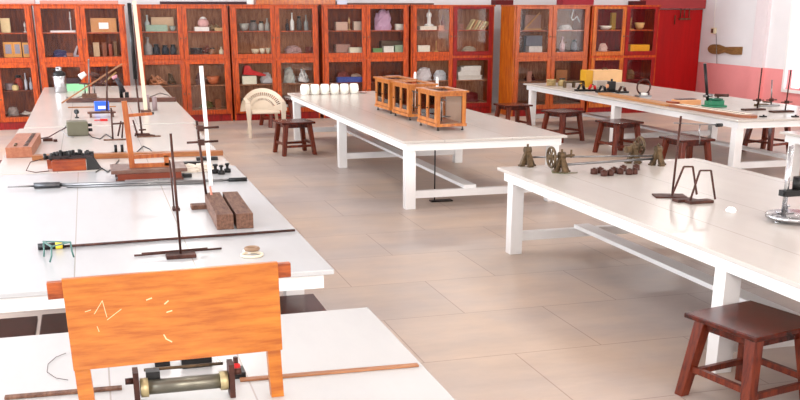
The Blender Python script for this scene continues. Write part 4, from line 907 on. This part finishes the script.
wheel(t, x2-.09, y2+.02, .13, .085); wheel(t, x3+.09, y3+.05, .15, .08)
MB().cyl((x2-.12, y2+.02, .13), (x2+.13, y2+.02, .14), .012).cyl((x2+.1, y2+.02, .12), (x2+.1, y2+.02, .19), .01).build('axle', brass, t)
MB().cyl((x3-.1, y3, .14), (x3+.12, y3+.05, .15), .012).cb(x3-.06, y3, .1, .06, .05, .06).build('axle', brass, t)
MB().cyl((x1, y1, .08), (x4, y4+.04, .08), .008).build('rod', steel, t); MB().cyl((x2, y2+.02, .06), (x4-.04, y4+.0, .06), .011).build('rod', steel, t)
MB().tube([(x2-.1, y2-.02, .05), (x2-.12, y2-.08, .01), (x2-.03, y2-.12, .008), (x2+.1, y2-.12, .008)], .004).build('cord', mat('green_brown_cord', (90, 90, 60), .6), t)
rn = random.Random(5); WS = []
for k, (px, py) in enumerate(((594, 174), (600, 173), (610, 175.5), (614, 173), (620, 174), (623, 171), (629, 174.5), (634, 174), (636, 170), (604, 176))):
    pp = at(px, py, TZ); put('slotted_weight', MB().lathe([(.03, 0), (.032, .004), (.032, .045), (.012, .047), (.012, .055)], n=12), mat('brown_weight', (76, 42, 32), .45, metal=.3, var=.2), (pp.x, pp.y, TZ+.001),
        'small brown metal weight in the cluster in front of the wheel apparatus', 'weight', 'cluster of small brown weights')
pp = at(672, 197, TZ); q1 = aty(681, 116, pp.y)
t = empty('rod_and_arm_stand', (pp.x, pp.y, TZ), 'leaning brown rod stand on a flat plate at the middle of the right table', 'stand')
MB().cb(-.01, .02, 0, .24, .15, .012, -.3).build('base', iron, t, bevel=.003); MB().cyl((0, 0, .012), q1-pp, .0085).build('rod', iron, t)
a, b = aty(674, 123, pp.y)-pp, aty(722, 125, pp.y)-pp
MB().cyl(a, b, .005).build('arm', steel, t); MB().cyl(b-Vector((.05, 0, 0)), b, .014).build('arm_tip', black, t)
h0 = aty(700, 124, pp.y)-pp; MB().tube([h0, h0-Vector((0, 0, .07)), h0-Vector((-.012, 0, .11)), h0-Vector((-.01, 0, .15))], .004).build('hanging_hook', steel, t)
pp = at(698, 203, TZ); t = empty('iron_easel', (pp.x, pp.y, TZ), 'pair of narrow brown iron frames on a slab, right of the leaning brown rod stand', 'frame')
def fr2(px, py): v = aty(px, py, pp.y)-pp; return Vector((v.x, 0, v.z))
MB().cb(.01, 0, 0, .2, .08, .022).build('slab', iron, t, bevel=.003); MB().cb(-.06, .09, 0, .16, .08, .02).build('slab', iron, t)
for off, pts in ((0, ((690, 201), (700, 170.5), (711, 170.5), (715, 201))), (.07, ((677, 197), (689, 168), (698, 168), (702, 196)))):
    v = [fr2(*p)+Vector((0, off, 0)) for p in pts]
    for q in (v[0], v[-1]): q.z = max(q.z, .02)
    mb = MB()
    for a, b in zip(v, v[1:]): mb.bar(a, b, .012, .01, (0, 1, 0))
    mb.build('bent_frame', iron, t)
pp = at(731, 212, TZ); o = item('crumple', 731, pp.y, 4, .07, .035, (238, 236, 232), 'crumpled_paper', 'small crumpled white paper on the right table left of the chrome stand', 'paper'); o.location = (pp.x, pp.y, TZ+.001)
# chrome optical stand
pp = at(793, 221, TZ); t = empty('chrome_stand', (pp.x, pp.y, TZ), 'chrome stand with a black clamp on a round base, at the right edge', 'stand')
MB().lathe([(.18, .022), (.185, .026), (.185, .045), (.175, .05), (.03, .052)], n=32).build('base', chrome, t)
for k in range(3):
    a = PI*1.06+k*2*PI/3; MB().lathe([(.012, 0), (.022, .005), (.022, .012), (.007, .014), (.007, .07), (.02, .072), (.02, .082)], .15*math.cos(a), .15*math.sin(a), 0, 12).build('levelling_screw', chrome, t)
q = aty(787.5, 146, pp.y)-pp; q2 = aty(780, 222, pp.y)-pp
MB().cyl((q2.x, -.02, .05), (q2.x+.0, -.02, q.z), .013).build('pillar', chrome, t); MB().cyl((q2.x+.045, .02, .05), (q2.x+.045, .02, q.z), .008).build('thin_pillar', chrome, t)
zc = (aty(787, 192, pp.y)-pp).z
MB().cb(q2.x+.05, -.01, zc-.025, .14, .07, .04).cyl((q2.x-.03, -.02, zc), (q2.x+.13, -.02, zc), .018).cyl((q2.x+.1, 0, zc), (q2.x+.1, 0, zc+.1), .03).cb(q2.x+.13, 0, zc+.03, .06, .06, .07).build('black_clamp', black, t)
zc = (aty(783, 214, pp.y)-pp).z; MB().cyl((q2.x-.07, 0, zc), (q2.x+.1, 0, zc), .006).build('small_arm', steel, t)

# ------------------------------------------------------------------ instruments on the far right table
pp = at(589, 88, TZ); t = empty('instrument_chest', (9.07, 17.1, TZ), 'large pale wooden chest with a yellow end on the far right table', 'chest', rz=-.08)
MB().box(-.28, .28, -.15, .15, 0, .3).build('case', mat('pale_chest_wood', (222, 178, 128), .5, var=.06), t, bevel=.004); MB().box(-.42, -.285, -.14, .14, 0, .3).build('end_section', mat('yellow_chest_wood', (204, 150, 36), .45, var=.08), t, bevel=.004)
MB().tube([(-.05, 0, .3), (-.03, 0, .33), (.03, 0, .33), (.05, 0, .3)], .008).build('handle', brass, t)
for j, (px, py, w_, h_, lab) in enumerate(((601, 88, .26, .13, 'left grey box in front of the pale chest'), (615, 89.5, .3, .12, 'right grey box in front of the pale chest'))):
    pp = at(px, py, TZ); put('grey_box', MB().cb(0, 0, 0, w_, .16, h_), mat('grey_case', (172, 158, 146), .5, var=.1), (pp.x, pp.y, TZ+.001), lab, 'box', bevel=.004)
for px, py, kind, lab in ((562, 86, 'jar', 'brass drum at the left end of the far right table'), (551, 86, 'coil', 'brass coil left of the brass drum')):
    pp = at(px, py, TZ); o = item(kind, px, pp.y, 4, .16, .14, (160, 135, 90), 'brass_drum' if kind == 'jar' else 'brass_coil', lab, 'instrument'); o.location = (pp.x, pp.y, TZ+.001)
pp = at(571, 88, TZ); t = empty('brass_rail', (pp.x+.1, pp.y+.1, TZ), 'low brass rail instrument right of the brass drum', 'instrument')
MB().cyl((-.2, 0, .1), (.22, 0, .1), .02).build('rail', brass, t); [MB().cb(x, 0, 0, .03, .08, .09).build('foot', brass, t) for x in (-.18, 0, .2)]
for k, (px, py, lab) in enumerate(((581, 91, 'leftmost dark instrument of the tangle in front of the yellow chest end'), (592, 91, 'dark instrument with a red part in front of the pale chest'), (602, 92.5, 'black instrument left of the tallest black one'), (622, 93, 'dark instrument right of the tallest black one'))):
    pp = at(px, py, TZ); t = empty('terminal_instrument', (pp.x, pp.y, TZ), lab, 'instrument')
    MB().cb(0, 0, 0, .2, .12, .03).build('base', black, t); MB().cyl((-.06, 0, .03), (-.02, 0, .11), .022).cyl((.06, 0, .03), (.04, 0, .09), .025).build('post', (black, red, black, iron)[k], t)
    MB().ring((0, 0, .06), .05, .008, 'y').build('coil', (iron, brass, black, steel)[k], t)
pp = at(611, 92, TZ); t = empty('black_instrument', (pp.x, pp.y, TZ), 'tallest black instrument on the far right table, in front of the grey boxes', 'instrument')
MB().cb(0, 0, 0, .26, .16, .03).build('base', black, t); MB().cb(0, 0, .03, .13, .09, .15).build('body', black, t, bevel=.01); MB().cyl((-.09, 0, .1), (-.04, 0, .1), .035).build('lens', mat('orange_lens', (214, 150, 110), .4), t); MB().cyl((0, 0, .18), (0, 0, .22), .02).build('knob', black, t)
o = strip('plank', at(600, 94.5, TZ)+Vector((.06, 0, 0)), at(668, 106.5, TZ)+Vector((.06, 0, 0)), .2, .03, mat('tan_plank', (180, 124, 76), .45, var=.1), 'long tan wooden plank left of the wooden slide box, far right table', 'plank')
a, b = at(670, 107, TZ), at(748, 119, TZ); c = (a+b)/2; d = b-a
t = empty('polarimeter_bench', (c.x+.12, c.y+.05, TZ), 'long brown plank with a white scale strip at the corner of the far right table', 'bench', rz=math.atan2(d.y, d.x))
L_ = d.length/2
MB().prism([(-L_, -.12, 0), (L_-.12, -.12, 0), (L_, -.04, 0), (L_, .06, 0), (L_-.1, .12, 0), (-L_, .12, 0)], (0, 0, .035)).build('plank', mat('brown_plank', (150, 88, 58), .4, var=.12), t, bevel=.004)
MB().box(-L_+.06, L_-.16, -.06, .1, .0355, .04).build('scale_strip', mat('cream_strip', (238, 224, 205), .5), t); MB().box(-L_+.1, L_-.2, .0, .012, .0405, .045).build('wire', iron, t)
pp = at(643, 97, TZ); t = empty('ring_galvanometer', (pp.x, pp.y, TZ), 'dark upright ring instrument standing on the far right table', 'instrument')
MB().ring((0, 0, .16), .12, .014, 'y').build('ring', iron, t); MB().cb(0, 0, 0, .22, .16, .03).build('base', steel, t); MB().lathe([(.07, .03), (.07, .06), (.03, .065)]).build('compass', pale, t); [MB().cyl((x, -.04, .03), (x, -.04, .08), .01).build('terminal', black, t) for x in (-.08, .08)]
pp = at(676, 105, TZ); t = empty('wooden_slide_box', (pp.x+.2, pp.y+.05, TZ), 'pale wooden box with a dark slotted lid on the far right table', 'box')
MB().cb(0, 0, 0, .36, .24, .07).build('case', mat('pale_box_wood', (222, 160, 110), .5, var=.08), t, bevel=.003)
mb = MB(); [mb.cb(-.14+.04*i, .03, .07, .02, .14, .012) for i in range(8)]; mb.build('slot', mat('dark_slots', (90, 80, 84), .5), t); MB().cb(-.24, -.02, 0, .11, .2, .05).build('side_case', orangewood, t)
pp = at(714, 107, TZ); t = empty('green_spectrometer', (pp.x, pp.y, TZ), 'bright green based spectrometer with black arms, by the pink wall', 'instrument')
MB().cb(0, 0, 0, .3, .22, .03).cb(0, 0, .03, .24, .16, .07).build('base', green, t, bevel=.01); MB().lathe([(.11, .1), (.12, .11), (.12, .125), (.03, .13)]).build('disc', mat('dark_green_disc', (28, 84, 64), .3), t)
q = aty(705, 62, pp.y+.0)-pp; MB().cyl((-.12, 0, .1), (q.x, 0, q.z-.02), .022).build('pillar', black, t); MB().cyl((-.19, 0, .16), (-.05, 0, .17), .02).build('collimator', steel, t); MB().cyl((.04, 0, .1), (.06, 0, .17), .018).cyl((.0, 0, .17), (.22, 0, .16), .022).build('telescope', iron, t)
for px, pb, pt_, px2, m, lab in ((757, 110, 68, 762, iron, 'left dark rod stand against the pink wall'), (785, 112, 70, 791, iron, 'rightmost dark rod stand, just below the window'), (771, 106, 80, 772, steel, 'thin pale rod stand between the two dark ones by the pink wall')):
    pp = at(px, pb, TZ); q = aty(px2, pt_, pp.y)-pp
    t = retort((pp.x, pp.y), q.z, (.34, .12, -.06), m, lab, rodr=.01, lean=(q.x, 0), clamps=((q.z*.24, -.1, .08, .008),))
for px, py, lab in ((763, 119, 'left dark clip at the front edge of the far right table'), (795, 119, 'right dark clip at the front edge of the far right table')):
    pp = at(px, py-2, TZ); put('table_clip', MB().cb(0, 0, 0, .08, .06, .015).cyl((.0, -.01, .015), (.0, -.01, .03), .012), black, (pp.x, pp.y, TZ+.001), lab, 'clip')
pp = at(768, 108, TZ); put('brass_saddle', MB().cb(0, 0, 0, .2, .08, .03).cyl((-.05, 0, .03), (-.05, 0, .09), .012).cyl((.02, 0, .06), (.16, 0, .05), .012), brass, (pp.x+.1, pp.y+.3, TZ+.001), 'brass saddle lying between the rod stands by the pink wall', 'saddle')
